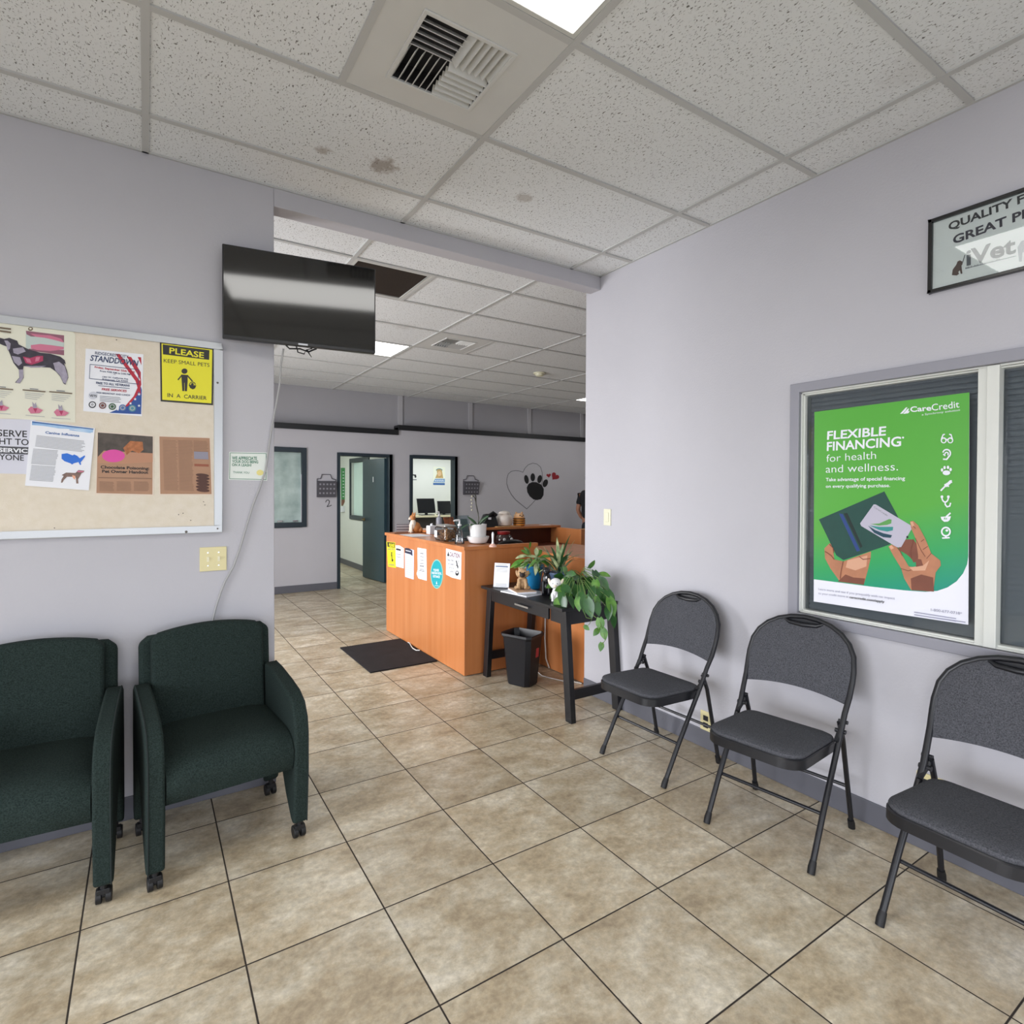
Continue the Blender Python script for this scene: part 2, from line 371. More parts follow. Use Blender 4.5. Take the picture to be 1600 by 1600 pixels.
lid = M().box(-4.2, 9.6, -3.9, 12.4, H + .30, H + .36)
lid.build('plenum_deck', mat('plenum_grey', '#4a4846', .9), cobj, smooth=0)
g = M(); t = .013
GRID = mat('ceiling_grid_paint', '#b9bab9', .5)
for x in fx[1:-1]: g.box(x - t, x + t, -3.75, YW, H - .003, H + .006)
for y in fy[1:-1]: g.box(-4.0, XW, y - t, y + t, H - .0025, H + .006)
g.box(.614 - t, .614 + t, 1.509, 2.119, H - .003, H + .006)
for x in (XW - .006,): g.box(x - .008, x + .006, -3.75, YW, H - .003, H + .006)
g.box(-4.0, XW, YW - .012, YW, H - .003, H + .006)
for x in bx[1:-1]: g.box(x - t, x + t, WE - .03, YU, H - .003, H + .006)
for y in by[1:-1]: g.box(-2.6, 9.4, y - t, y + t, H - .0025, H + .006)
g.box(1.72 - t, 1.72 + t, 3.66, 4.28, H - .003, H + .006); g.box(2.985 - t, 2.985 + t, 4.93, 5.58, H - .003, H + .006)
struct('trim_1', g, GRID, smooth=0)

# front room walls
struct('wall_left', M().box(-4.0, .544, YW, WE, 0, H), WALL, smooth=0, bevel=.004)
# header beam over the opening
struct('trim_2', M().box(.544, XW, YW, 3.145, 2.897, H + .02), WALL, smooth=0, bevel=.004)
wr = M(); wy0, wy1, wz0, wz1 = -.24, 1.575, .885, 1.965
wr.box(XW, XW + .13, wy1, WE, 0, H + .02); wr.box(XW, XW + .13, -3.9, wy0, 0, H + .02)
wr.box(XW, XW + .13, wy0, wy1, 0, wz0); wr.box(XW, XW + .13, wy0, wy1, wz1, H + .02)
struct('wall_right', wr, WALL, smooth=0)
# shop-front walls out of view, with the big windows daylight comes through
wb = M(); wb.box(-4.0, XW, -3.4, -3.3, 0, .25); wb.box(-4.0, XW, -3.4, -3.3, 2.45, H + .02); wb.box(-4.0, -2.7, -3.4, -3.3, .25, 2.45); wb.box(2.1, XW, -3.4, -3.3, .25, 2.45)
for x in (-1.2, .4): wb.box(x - .03, x + .03, -3.4, -3.3, .25, 2.45)
struct('wall_back', wb, WALL, smooth=0)
ws = M(); ws.box(-3.7, -3.6, -3.3, YW, 0, .25); ws.box(-3.7, -3.6, -3.3, YW, 2.45, H + .02); ws.box(-3.7, -3.6, -3.3, -2.7, .25, 2.45); ws.box(-3.7, -3.6, 2.1, YW, .25, 2.45)
for y in (-1.1, .5): ws.box(-3.7, -3.6, y - .03, y + .03, .25, 2.45)
struct('wall_side', ws, WALL, smooth=0)
# back room walls
we = M(); we.box(-2.3, -2.2, WE, 4.0, 0, H + .02); we.box(-2.3, -2.2, 6.4, YU, 0, H + .02); we.box(-2.3, -2.2, 4.0, 6.4, 2.4, H + .02)
struct('wall_entry', we, WALL, smooth=0)
struct('wall_office_side', M().box(9.3, 9.4, WE, YU, 0, H + .02), WALL, smooth=0)
struct('wall_office_front', M().box(XW + .13, 9.4, WE - .13, WE, 0, H + .02), WALL, smooth=0)
# far wall: lower partition with openings and dark cap, fabric panels above
wf = M()
D0, D1, DT = 2.435, 3.255, 1.985      # exam room doorway
E0, E1, ET = 3.59, 4.345, 1.985       # second doorway
W0, W1, WB, WT = 1.15, 1.885, 1.005, 2.01
def seg(x0, x1, z0, z1): wf.box(x0, x1, YF, YF + .12, z0, z1)
seg(-2.3, W0, 0, 2.37); seg(W0, W1, 0, WB); seg(W0, W1, WT, 2.37); seg(W1, D0, 0, 2.37); seg(D0, D1, DT, 2.37)
seg(D1, 3.35, 0, 2.37); seg(3.35, E0, 0, 2.46); seg(E0, E1, ET, 2.46); seg(E1, 9.3, 0, 2.46)
struct('wall_far', wf, WALL, smooth=0)
up = M(); up.box(-2.3, 9.3, YU, YU + .1, 2.375, H + .02)
struct('wall_far_upper', up, WALLB, smooth=0)
for k, (x0, x1, z) in enumerate(((-2.3, 3.35, 2.37), (3.35, 9.3, 2.45))):
    struct('trim_%d' % (3 + k), M().box(x0, x1, YF - .025, YU, z - .03, z + .05), BLACK, smooth=0)
mu = M()
for x in (3.415, 4.70, 5.94, 7.2): mu.box(x, x + .075, YU - .02, YU, 2.45, H)
struct('trim_5', mu, mat('grey_fabric_trim', '#b4b3b7', .6), smooth=0)
# baseboards
def bb(name, *boxes):
    mb = M()
    for b in boxes: mb.box(*b, 0, .105)
    struct(name, mb, BASE, smooth=0, bevel=.003)
bb('baseboard_left', (-3.6, .549, YW - .008, YW + .001))
bb('baseboard_right', (XW - .008, XW + .001, -3.3, WE))
bb('baseboard_far', (-2.2, 2.385, YF - .008, YF + .001), (3.30, 3.54, YF - .008, YF + .001), (4.40, 9.3, YF - .008, YF + .001))
bb('baseboard_room', (3.292, 3.301, 8.6, 12.0), (1.0, 3.3, 11.99, 12.0))

# exam room and office behind the far wall
rw = M(); rw.box(.9, 1.0, 8.59, 12.1, 0, 2.35); rw.box(.9, 6.2, 12.0, 12.1, 0, 2.35)
py0, py1, pz0, pz1 = 9.75, 10.72, .99, 1.99
rw.box(3.30, 3.42, 8.59, py0, 0, 2.35); rw.box(3.30, 3.42, py1, 12.0, 0, 2.35); rw.box(3.30, 3.42, py0, py1, 0, pz0); rw.box(3.30, 3.42, py0, py1, pz1, 2.35)
rw.box(3.42, 6.2, 11.0, 11.1, 0, 2.35); rw.box(6.1, 6.2, 8.59, 11.0, 0, 2.35)
struct('wall_rooms', rw, WALLW, smooth=0)
struct('ceiling_rooms', M().box(.9, 6.2, 8.59, 12.1, 2.35, 2.37), WALLW, smooth=0)

FROST = mat('mottled_frosted_glass', '#8fa3a0', .35, col2='#b9cbc7', nscale=5)
def frame(name, m, kind_thing, x0, x1, z0, z1, w, y0, y1, bottom=True, parent=None):
    mb = M(); mb.box(x0 - w, x0, y0, y1, z0 - (w if bottom else 0), z1 + w); mb.box(x1, x1 + w, y0, y1, z0 - (w if bottom else 0), z1 + w)
    mb.box(x0, x1, y0, y1, z1, z1 + w)
    if bottom: mb.box(x0, x1, y0, y1, z0 - w, z0)
    return mb
w1 = struct('window_1', frame('', NAVY, 0, W0 + .001, W1 - .001, WB, WT, .068, YF - .02, YF + .13), NAVY, smooth=0, bevel=.003)
M().box(W0 - .01, W1 + .01, YF + .05, YF + .056, WB - .01, WT + .01).build('glass_pane', FROST, w1, smooth=0)
ltc = M(); ltc.box(1.56, 1.63, YF + .03, YF + .05, WB + .012, WB + .03); ltc.box(1.77, 1.84, YF + .03, YF + .05, WB + .012, WB + .03)
ltc.build('window_latch', CHROME, w1)
d1 = struct('door_1', frame('', NAVY, 0, D0, D1 - .055, 0, DT, .045, YF - .022, YF + .14, False).box(D1 - .055, D1, YF - .022, YF + .14, 0, DT + .045), NAVY, smooth=0, bevel=.003)
hx, hy = D1 - .075, YF + .10
ang = math.radians(84); lw = .80
L0 = Vector((hx, hy, 0)); ld = Vector((-math.cos(ang), math.sin(ang), 0)); lnn = Vector((math.sin(ang), math.cos(ang), 0))
def leafpt(a, b, z): return L0 + ld * a + lnn * b + Vector((0, 0, z))
mb = M().hexa([leafpt(0, -.022, .012), leafpt(lw, -.022, .012), leafpt(lw, .022, .012), leafpt(0, .022, .012), leafpt(0, -.022, DT - .01), leafpt(lw, -.022, DT - .01), leafpt(lw, .022, DT - .01), leafpt(0, .022, DT - .01)])
DOORP = mat('slate_green_door_paint', '#2c434c', .35, noise=.04)
leaf = mb.build('door_leaf', DOORP, d1, smooth=0)
hd = M().cyl(leafpt(lw - .06, -.02, .98), leafpt(lw - .06, -.065, .98), .012, n=12); hd.cyl(leafpt(lw - .06, -.022, .98), leafpt(lw - .06, -.03, .98), .03, n=16)
hd.tube([leafpt(lw - .06, -.065, .98), leafpt(lw - .11, -.067, .98), leafpt(lw - .17, -.06, .975)], .009, n=10)
hd.build('lever_handle', mat('aged_brass', '#8a7450', .35, metal=1), leaf)
pl = Art(lambda u, v: leafpt(u, -.0222, v), -lnn, .002)
pl.sheet([(.36, 1.60), (.44, 1.60), (.44, 1.69), (.36, 1.69)], DOORP); pl.up(); pl.text('1', (.41, 1.605), (.38, 1.605), (.41, 1.685), PAPER, bold=.03)
pl.build('room_number', None, leaf, smooth=0)
d2 = struct('door_2', frame('', NAVY, 0, E0, E1, 0, ET, .05, YF - .022, YF + .14, False).box(E1 - .001, E1 + .05, YF - .022, YF + .14, 0, ET + .05), NAVY, smooth=0, bevel=.003)
# inner window in the partition between the rooms
iw = M(); a = .075
for (y0, y1, z0, z1) in ((py0 - a, py0, pz0 - a, pz1 + a), (py1, py1 + a, pz0 - a, pz1 + a), (py0, py1, pz1, pz1 + a), (py0, py1, pz0 - a, pz0)): iw.box(3.28, 3.43, y0, y1, z0, z1)
w2 = struct('window_2', iw, NAVY, smooth=0, bevel=.003)
M().box(3.35, 3.356, py0 - .01, py1 + .01, pz0 - .01, pz1 + .01).build('glass_pane', mat('mint_frosted_glass', '#cfe4dd', .4, noise=.04, nscale=3), w2, smooth=0)

# big window in the right wall: grey painted casing, white vinyl sashes, glass, closed blinds behind
CASE = mat('grey_casing_paint', '#8e8e97', .5)
cs = M(); b = .045
ca0, ca1, cz0, cz1 = wy0, wy1, wz0, wz1
for (y0, y1, z0, z1) in ((ca1 - .002, ca1 + b, cz0 - b, cz1 + b), (ca0 - b, ca0, cz0 - b, cz1 + b), (ca0, ca1, cz1, cz1 + b), (ca0, ca1, cz0 - b, cz0)): cs.box(XW - .016, XW + .06, y0, y1, z0, z1)
w3 = struct('window_3', cs, CASE, smooth=0, bevel=.003)
VIN = mat('white_vinyl', '#d3d5cf', .35)
fr_ = M()
for k, (dd, q) in enumerate(((.0, .008), (.012, .007))):
    o = .008 * k
    for (y0, y1, z0, z1) in ((ca1 - o - q, ca1 - o, cz0 + o, cz1 - o), (ca0 + o, ca0 + o + q, cz0 + o, cz1 - o), (ca0 + o, ca1 - o, cz1 - o - q, cz1 - o), (ca0 + o, ca1 - o, cz0 + o, cz0 + o + q)): fr_.box(XW + .004 + dd, XW + .07, y0, y1, z0, z1)
fr_.build('vinyl_track', VIN, w3, smooth=0, bevel=.0015)
ms = M().box(XW - .004, XW + .05, .803, .842, cz0 + .002, cz1 - .002).box(XW + .006, XW + .05, .842, .872, cz0 + .002, cz1 - .002)
ms.build('meeting_stile', VIN, w3, smooth=0, bevel=.002)
WG = pane('window_glass', '#dfe3e4')
M().box(XW + .030, XW + .034, .85, ca1 - .02, cz0 + .02, cz1 - .02).build('glass_pane', WG, w3, smooth=0)
M().box(XW + .040, XW + .044, ca0 + .02, .83, cz0 + .02, cz1 - .02).build('glass_pane', WG, w3, smooth=0)
bl = M(); z = cz0 + .0
while z < cz1:
    bl.hexa([(XW + .068, ca0, z), (XW + .093, ca0, z + .008), (XW + .093, ca1, z + .008), (XW + .068, ca1, z), (XW + .083, ca0, z + .027), (XW + .094, ca0, z + .030), (XW + .094, ca1, z + .030), (XW + .083, ca1, z + .027)]); z += .0225
bld = bl.build('window_blind', mat('charcoal_blind_slats', '#b4b4b8', .55), None, smooth=0)
tag(bld, 'closed charcoal horizontal blind behind the glass of the right wall window', 'blind')
struct('trim_6', M().box(XW + .10, XW + .128, ca0 - .05, ca1 + .05, cz0 - .05, cz1 + .05), mat('painted_recess_shade', '#2a2a2e', .8), smooth=0)  # added dark sheet behind the blind, its colour stands for shade

# ------------------------------------------------------------------ ceiling fittings
DIFF = mat('lit_diffuser', '#ffffff', .4, emis=7.5); DIFF.node_tree.nodes['Principled BSDF'].inputs['Emission Color'].default_value = (1, .985, .95, 1)
LFR = mat('light_frame_white', '#c9cac6', .4)
def ceiling_light(x0, x1, y0, y1, label):
    t = thing('ceiling_light', label, 'ceiling light', ((x0 + x1) / 2, (y0 + y1) / 2, H), group='recessed fluorescent ceiling panels')
    mb = M(); a = .013; f = .03
    for q in ((x0 + a, x0 + f, y0 + a, y1 - a), (x1 - f, x1 - a, y0 + a, y1 - a), (x0 + f, x1 - f, y0 + a, y0 + f), (x0 + f, x1 - f, y1 - f, y1 - a)): mb.box(*q, H - .001, H + .03)
    mb.build('frame', LFR, t, smooth=0, bevel=.002)
    M().box(x0 + f, x1 - f, y0 + f, y1 - f, H + .004, H + .012).build('diffuser', DIFF, t, smooth=0)
ceiling_light(.004, 1.223, .900, 1.509, 'bright square-cornered light panel beside the near air vent, cut by the picture top')
ceiling_light(1.145, 2.37, 5.58, 6.19, 'bright ceiling light panel in the far room, partly behind the television')
for k, (x0, x1, y0, y1) in enumerate(((fx[ic - 2], fx[ic - 1], .9, 1.509), (.004, 1.223, -1.538, -.929), (fx[ic - 2], fx[ic - 1], -1.538, -.929), (6.03, 7.25, 4.28, 4.93), (6.03, 7.25, 6.81, 7.43), (bx[i0 - 2], bx[i0 - 1], 5.58, 6.19))):
    ceiling_light(x0, x1, y0, y1, ['light panel in the ceiling left of the camera', 'light panel in the ceiling behind the camera on the right', 'light panel in the ceiling behind the camera on the left', 'added light panel hidden behind the right wall, nearer', 'added light panel hidden behind the right wall, farther', 'added light panel hidden behind the left wall'][k])  # the back-room panels are unseen lamps added to brighten it

VENTP = mat('vent_panel_paint', '#cbccca', .45, noise=.03, nscale=4); DUCT = mat('dark_duct', '#26262a', .8)
def air_vent(x0, x1, y0, y1, gx0, gx1, gy0, gy1, label, ns=6):
    t = thing('air_vent', label, 'air vent', ((x0 + x1) / 2, (y0 + y1) / 2, H), group='square four-way ceiling air vents')
    a = .013; mb = M()
    for q in ((x0 + a, gx0, y0 + a, y1 - a), (gx1, x1 - a, y0 + a, y1 - a), (gx0, gx1, y0 + a, gy0), (gx0, gx1, gy1, y1 - a)): mb.box(*q, H - .001, H + .006)
    mb.build('panel', VENTP, t, smooth=0)
    fr = M(); f = .010
    for q in ((gx0 - f, gx0 + .004, gy0 - f, gy1 + f), (gx1 - .004, gx1 + f, gy0 - f, gy1 + f), (gx0, gx1, gy0 - f, gy0 + .004), (gx0, gx1, gy1 - .004, gy1 + f)): fr.box(*q, H - .007, H + .0)
    fr.build('rim', VENTP, t, smooth=0, bevel=.002)
    M().box(gx0 - .01, gx1 + .01, gy0 - .01, gy1 + .01, H + .07, H + .08).build('duct_back', DUCT, t, smooth=0)
    sk = M()
    for q in ((gx0 - .01, gx0, gy0, gy1), (gx1, gx1 + .01, gy0, gy1), (gx0, gx1, gy0 - .01, gy0), (gx0, gx1, gy1, gy1 + .01)): sk.box(*q, H + .006, H + .08)
    sk.build('duct_wall', DUCT, t, smooth=0)
    cx, cy = (gx0 + gx1) / 2, (gy0 + gy1) / 2
    quads = (((gx0, cx, gy0, cy), 'x', 1), ((cx, gx1, gy0, cy), 'y', -1), ((gx0, cx, cy, gy1), 'y', 1), ((cx, gx1, cy, gy1), 'x', -1))
    for (qx0, qx1, qy0, qy1), ax, s in quads:
        mb = M(); sh = .016; tk = .0016
        for k in range(ns):
            e = (k + .5) / ns
            if ax == 'x':      # slats run along x, tilt in y
                y = qy0 + (qy1 - qy0) * e
                mb.hexa([(qx0 + .003, y - s * sh / 2 - tk, H - .004), (qx1 - .003, y - s * sh / 2 - tk, H - .004), (qx1 - .003, y - s * sh / 2 + tk, H - .004), (qx0 + .003, y - s * sh / 2 + tk, H - .004),
                         (qx0 + .003, y + s * sh / 2 - tk, H + .02), (qx1 - .003, y + s * sh / 2 - tk, H + .02), (qx1 - .003, y + s * sh / 2 + tk, H + .02), (qx0 + .003, y + s * sh / 2 + tk, H + .02)])
            else:
                x = qx0 + (qx1 - qx0) * e
                mb.hexa([(x - s * sh / 2 - tk, qy0 + .003, H - .004), (x - s * sh / 2 + tk, qy0 + .003, H - .004), (x - s * sh / 2 + tk, qy1 - .003, H - .004), (x - s * sh / 2 - tk, qy1 - .003, H - .004),
                         (x + s * sh / 2 - tk, qy0 + .003, H + .02), (x + s * sh / 2 + tk, qy0 + .003, H + .02), (x + s * sh / 2 + tk, qy1 - .003, H + .02), (x + s * sh / 2 - tk, qy1 - .003, H + .02)])
        mb.build('louver', VENTP, t, smooth=0)
    return t
air_vent(.614, 1.223, 1.509, 2.119, .75, 1.078, 1.66, 1.992, 'large four-way air vent in the near ceiling, next to the light panel')
air_vent(2.37, 2.985, 4.93, 5.58, 2.52, 2.85, 5.08, 5.42, 'small-looking four-way air vent in the far room ceiling')
t = thing('return_air_grille', 'dark brown square grille in a white frame, in the far ceiling right of the television', 'air vent', (1.43, 3.97, H))
mb = M(); x0, x1, y0, y1 = 1.145, 1.72, 3.66, 4.28; f = .035
for q in ((x0 + .013, x0 + f, y0 + .013, y1 - .013), (x1 - f, x1 - .013, y0 + .013, y1 - .013), (x0 + f, x1 - f, y0 + .013, y0 + f), (x0 + f, x1 - f, y1 - f, y1 - .013)): mb.box(*q, H - .002, H + .012)
mb.build('frame', LFR, t, smooth=0, bevel=.002)
mb = M(); y = y0 + f
while y < y1 - f: mb.box(x0 + f, x1 - f, y, y + .003, H + .004, H + .016); y += .0125
mb.build('bars', mat('dark_brown_bars', '#4c423b', .7), t, smooth=0)
M().box(x0 + f, x1 - f, y0 + f, y1 - f, H + .018, H + .024).build('filter', mat('brown_filter', '#3c332e', .9, noise=.15, nscale=60), t, smooth=0)
t = thing('smoke_detector', 'small round cream smoke detector on the far room ceiling', 'smoke detector', (4.275, 5.95, H - .05))
M().lathe([(.0, -.045), (.035, -.045), (.055, -.03), (.06, -.008)], (4.275, 5.95, H + .002), n=24).build('cover', CREAM, t)
M().lathe([(.075, -.012), (.08, -.005), (.08, .003)], (4.275, 5.95, H), n=24).build('mounting_ring', CREAM, t)

# ------------------------------------------------------------------ green armchairs (forward = local -y)
def green_chair(loc, rz, label, group):
    t = thing('green_armchair', label, 'armchair', loc, rz, group)
    WMt = WM[t.name]
    prof = [(-.245, .075), (-.262, .30), (-.262, .455), (-.250, .52), (-.215, .575), (-.15, .606), (-.05, .625), (.10, .645), (.20, .65), (.235, .63), (.245, .45), (.245, .10), (.215, .065), (.175, .09), (.150, .20), (.02, .335), (-.04, .30), (-.13, .16), (-.20, .08), (-.225, .068)]
    for s in (-1, 1):
        mb = M(); x0 = s * .232; d = s * .06
        mb.prism([(x0, y, z) for y, z in prof], (d, 0, 0))
        arm = mb.build('arm_panel', GREENF, t, local=True, bevel=.020, seg=4, smooth=60)
        pp = M(); xs = s * .2865
        pp.tube([(xs + s * .0, y, z) for y, z in prof[:11]], .0028, n=6, caps=True)
        pp.build('piping', mat('dark_green_piping', '#141f1e', .9), arm, local=True)
        for yy in (-.225, .20):
            cs_ = M(); cx = s * .262
            cs_.lathe([(.011, .035), (.011, .08)], (cx, yy, 0), n=10)
            cs_.cyl((cx - .024, yy + .012, .026), (cx - .006, yy + .012, .026), .026, n=18); cs_.cyl((cx + .006, yy + .012, .026), (cx + .024, yy + .012, .026), .026, n=18)
            cs_.cyl((cx - .008, yy + .012, .026), (cx + .008, yy + .012, .026), .010, n=10)
            cs_.box(cx - .020, cx + .020, yy - .012, yy + .014, .040, .058)
            cs_.build('caster', RUBBER, t, local=True, bevel=.002)
    # seat cushion, crowned and rolled over at the front
    mb = M(); nx, ny = 12, 14; sx = .229
    path = [(.215, .455), (.16, .462), (.08, .462), (0, .462), (-.08, .463), (-.15, .462), (-.20, .455), (-.238, .435), (-.258, .400), (-.256, .362), (-.240, .315), (-.20, .295), (-.05, .290), (.10, .30), (.215, .31)]
    vs = []; L = len(path)
    for i in range(nx + 1):
        u = -1 + 2 * i / nx; e = (1 - u ** 4)
        for y, z in path:
            top = max(0, min(1, (z - .33) / .13)); vs.append((sx * u, y - .010 * e * (1 if y < -.2 else 0), z + .016 * e * top - .004 * (1 - e)))
    fs = [(i * L + k, i * L + (k + 1) % L, (i + 1) * L + (k + 1) % L, (i + 1) * L + k) for i in range(nx) for k in range(L)]
    fs += [tuple(range(L)), tuple(range(nx * L, (nx + 1) * L))[::-1]]
    mb.add(vs, fs).build('seat', GREENF, t, local=True, smooth=50)
    # wide back shell and the padded cushion in front of it
    def slab(hw, y0, y1, z0, z1, arch, lean, r, nseg=16, puff=0):
        mb = M(); pts = []
        top = [(hw * (-1 + 2 * i / nseg)) for i in range(nseg + 1)]
        def zt(x): q = abs(x) / hw; return z1 + arch * (1 - q * q) - (r * max(0, (q - .86) / .14) ** 2)
        rows = 9; vs = []
        for side, yy in ((0, y0), (1, y1)):
            for j in range(rows + 1):
                e = j / rows
                for x in top:
                    zz = z0 + (zt(x) - z0) * e; q = abs(x) / hw
                    bul = puff * (1 - q ** 4) * (1 - (2 * e - 1) ** 4) if side == 0 else 0
                    vs.append((x, yy + lean * (zz - z0) - bul, zz))
        n1 = nseg + 1; o = (rows + 1) * n1; fs = []
        for b_, fl in ((0, 0), (o, 1)):
            for j in range(rows):
                for i in range(nseg):
                    q = (b_ + j * n1 + i, b_ + j * n1 + i + 1, b_ + (j + 1) * n1 + i + 1, b_ + (j + 1) * n1 + i); fs.append(q if not fl else q[::-1])
        for i in range(nseg):
            fs.append((i, o + i, o + i + 1, i + 1)); a_ = rows * n1 + i; fs.append((a_, a_ + 1, o + a_ + 1, o + a_))
        for j in range(rows):
            fs.append((j * n1, (j + 1) * n1, o + (j + 1) * n1, o + j * n1)); c_ = j * n1 + nseg; fs.append((c_, o + c_, o + c_ + n1, c_ + n1))
        return mb.add(vs, fs)
    slab(.268, .215, .262, .36, .835, .006, .07, .028).build('back_shell', GREENF, t, local=True, bevel=.016, seg=3, smooth=60)
    slab(.228, .165, .22, .44, .845, .030, .08, .02, puff=.014).build('back_cushion', GREENF, t, local=True, bevel=.014, seg=3, smooth=60)
    return t
green_chair((.262, 2.69, 0), math.radians(5.5), 'dark green fabric armchair on casters next to the opening, under the television', 'green armchairs against the left wall')
green_chair((-.385, 2.70, 0), math.radians(-2.5), 'dark green fabric armchair on casters under the notice board, cut by the left picture edge', 'green armchairs against the left wall')

# ------------------------------------------------------------------ folding chairs (forward = local -y)
def folding_chair(loc, rz, label, group):
    t = thing('folding_chair', label, 'folding chair', loc, rz, group)
    r = .0115
    # main frame: front legs that rise into the rounded back hoop
    P = [(.22, -.22, .0), (.22, .085 - .0, .492), (.222, .112, .54), (.226, .145, .60), (.230, .205, .70)]
    hoop = []
    def yb(z): return .145 + (z - .60) * .36
    for k in range(0, 13):
        a = PI * k / 12; x = .230 * math.cos(a); z = .70 + .192 * math.sin(a) ** .85; hoop.append((x, yb(z), z))
    right = [(.22, -.22, .02), (.22, -.12, .185), (.22, .075, .48), (.222, .105, .54), (.227, .142, .60), (.230, yb(.66), .66)]
    frame_pts = right + hoop + [(-x, y, z) for x, y, z in right[::-1]]
    M().tube(frame_pts, r, n=12).build('main_frame', CHAIRM, t, local=True)
    for s in (-1, 1):
        M().tube([(s * .205, .105 - .01, .50), (s * .207, .13, .42), (s * .215, .222, .02)], .0105, n=10).build('rear_leg', CHAIRM, t, local=True)
        f_ = M().tube([(s * .22, -.228, -.0), (s * .22, -.219, .022), (s * .22, -.206, .042)], [.0142, .0148, .0128], n=12); f_.build('rubber_foot', RUBBER, t, local=True)
        f_ = M().tube([(s * .215, .226, .0), (s * .215, .221, .022), (s * .214, .213, .042)], [.0142, .0148, .0128], n=12); f_.build('rubber_foot', RUBBER, t, local=True)
        br = M(); br.cyl((s * .195, .078, .47), (s * .236, .078, .47), .009, n=12); br.cyl((s * .20, .10, .505), (s * .236, .10, .505), .008, n=12)
        br.tube([(s * .214, .03, .44), (s * .214, .078, .47), (s * .212, .104, .508)], [.010, .012, .010], n=8, flat=.5); br.build('hinge', CHAIRM, t, local=True)
    M().cyl((-.22, -.105, .185), (.22, -.105, .185), .0075, n=10).build('front_stretcher', CHAIRM, t, local=True)
    M().cyl((-.212, .18, .20), (.212, .18, .20), .0075, n=10).build('rear_stretcher', CHAIRM, t, local=True)
    # seat: painted rim with the padded tweed top
    def outline(hw, y0, y1, rf, rb, off=0, n=7):
        P = []; hw -= off; y0 += off; y1 -= off
        for cx, cy, rr, a0 in ((-hw + rf, y0 + rf, rf, PI), (hw - rf, y0 + rf, rf, 1.5 * PI), (hw - rb, y1 - rb, rb, 0), (-hw + rb, y1 - rb, rb, .5 * PI)):
            for k in range(n): a = a0 + PI / 2 * k / (n - 1); P.append((cx + rr * math.cos(a), cy + rr * math.sin(a)))
        return P
    def zs(y, z): return z - .02 * (y - -.30) / .4
    O = outline(.200, -.305, .105, .085, .05)
    rim = M(); n = len(O); sec = [(0, -.045), (0, -.004), (.004, .0)]
    vs = []
    for off, dz in ((.012, -.046), (0, -.042), (0, -.006), (.004, -.001), (.012, .0)):
        for x, y in outline(.200, -.305, .105, .085, .05, off): vs.append((x, y, zs(y, .445) + dz))
    fs = [(i * n + k, i * n + (k + 1) % n, (i + 1) * n + (k + 1) % n, (i + 1) * n + k) for i in range(4) for k in range(n)] + [tuple(range(n))[::-1], tuple(range(4 * n, 5 * n))]
    rim.add(vs, fs).build('seat_rim', CHAIRM, t, local=True)
    cu = M(); vs = []
    lv = [(.007, -.001), (.004, .006), (.007, .014), (.02, .021), (.06, .026), (.12, .028)]
    for off, dz in lv:
        for x, y in outline(.200, -.305, .105, max(.02, .085 - off * .5), max(.02, .05 - off * .2), off): vs.append((x, y, zs(y, .445) + dz))
    m_ = len(lv); fs = [(i * n + k, i * n + (k + 1) % n, (i + 1) * n + (k + 1) % n, (i + 1) * n + k) for i in range(m_ - 1) for k in range(n)] + [tuple(range((m_ - 1) * n, m_ * n))]
    cu.add(vs, fs).build('seat_cushion', CHAIRF, t, local=True)
    # padded back filling the hoop, with the grip slot at the top
    bp_ = M(); nu, nvv = 16, 12; vs = []
    def edge(z): 
        if z <= .70: return .216 + (z - .56) * .05
        sa = min(1, (z - .70) / .188) ** (1 / .85); return .224 * math.sqrt(max(0, 1 - sa * sa))
    for side in (0, 1):
        for j in range(nvv + 1):
            e = j / nvv
            for i in range(nu + 1):
                u = -1 + 2 * i / nu
                zb = .585 - .022 * (u * u) + .006; zt_ = .884
                z = zb + (zt_ - zb) * (1 - (1 - e) ** 1.35)
                q = u; hw = max(.05, edge(z)); x = hw * q
                zz = min(z, .858 + .03 * max(0, (abs(x) - .06)) / .03 if abs(x) < .09 else z)
                puff = .011 * (1 - u ** 4) * (1 - (2 * e - 1) ** 6) + .010
                vs.append((x, yb(z) + .010 * math.cos(u * 1.3) + (-puff if side == 0 else puff * .6), zz))
    n1 = nu + 1; o = (nvv + 1) * n1; fs = []
    for j in range(nvv):
        for i in range(nu):
            q = (j * n1 + i, j * n1 + i + 1, (j + 1) * n1 + i + 1, (j + 1) * n1 + i); fs += [q, tuple(o + k for k in q[::-1])]
    for i in range(nu): fs.append((i, o + i, o + i + 1, i + 1)); a_ = nvv * n1 + i; fs.append((a_, a_ + 1, o + a_ + 1, o + a_))
    for j in range(nvv): fs.append((j * n1, (j + 1) * n1, o + (j + 1) * n1, o + j * n1)); c_ = j * n1 + nu; fs.append((c_, o + c_, o + c_ + n1, c_ + n1))
    bp_.add(vs, fs).build('back_pad', CHAIRF, t, local=True, smooth=60)
    gp = M(); gp.tube([(-.085, yb(.872) - .008, .872), (-.06, yb(.86) - .010, .861), (0, yb(.856) - .010, .857), (.06, yb(.86) - .010, .861), (.085, yb(.872) - .008, .872)], [.005, .009, .010, .009, .005], n=10)
    gp.box(-.066, .066, yb(.87) + .004, yb(.87) + .009, .858, .887)
    gp.build('grip_edge', CHAIRM, t, local=True)
    return t
fc = folding_chair((2.388, 2.169, 0), -PI / 2 + math.radians(1.7), 'charcoal padded folding chair nearest the black table with plants', 'folding chairs along the right wall')
dup(fc, (2.356, 1.446, 0), -PI / 2 + math.radians(8.2), 'charcoal padded folding chair under the left end of the window with the green poster', 'folding chairs along the right wall')
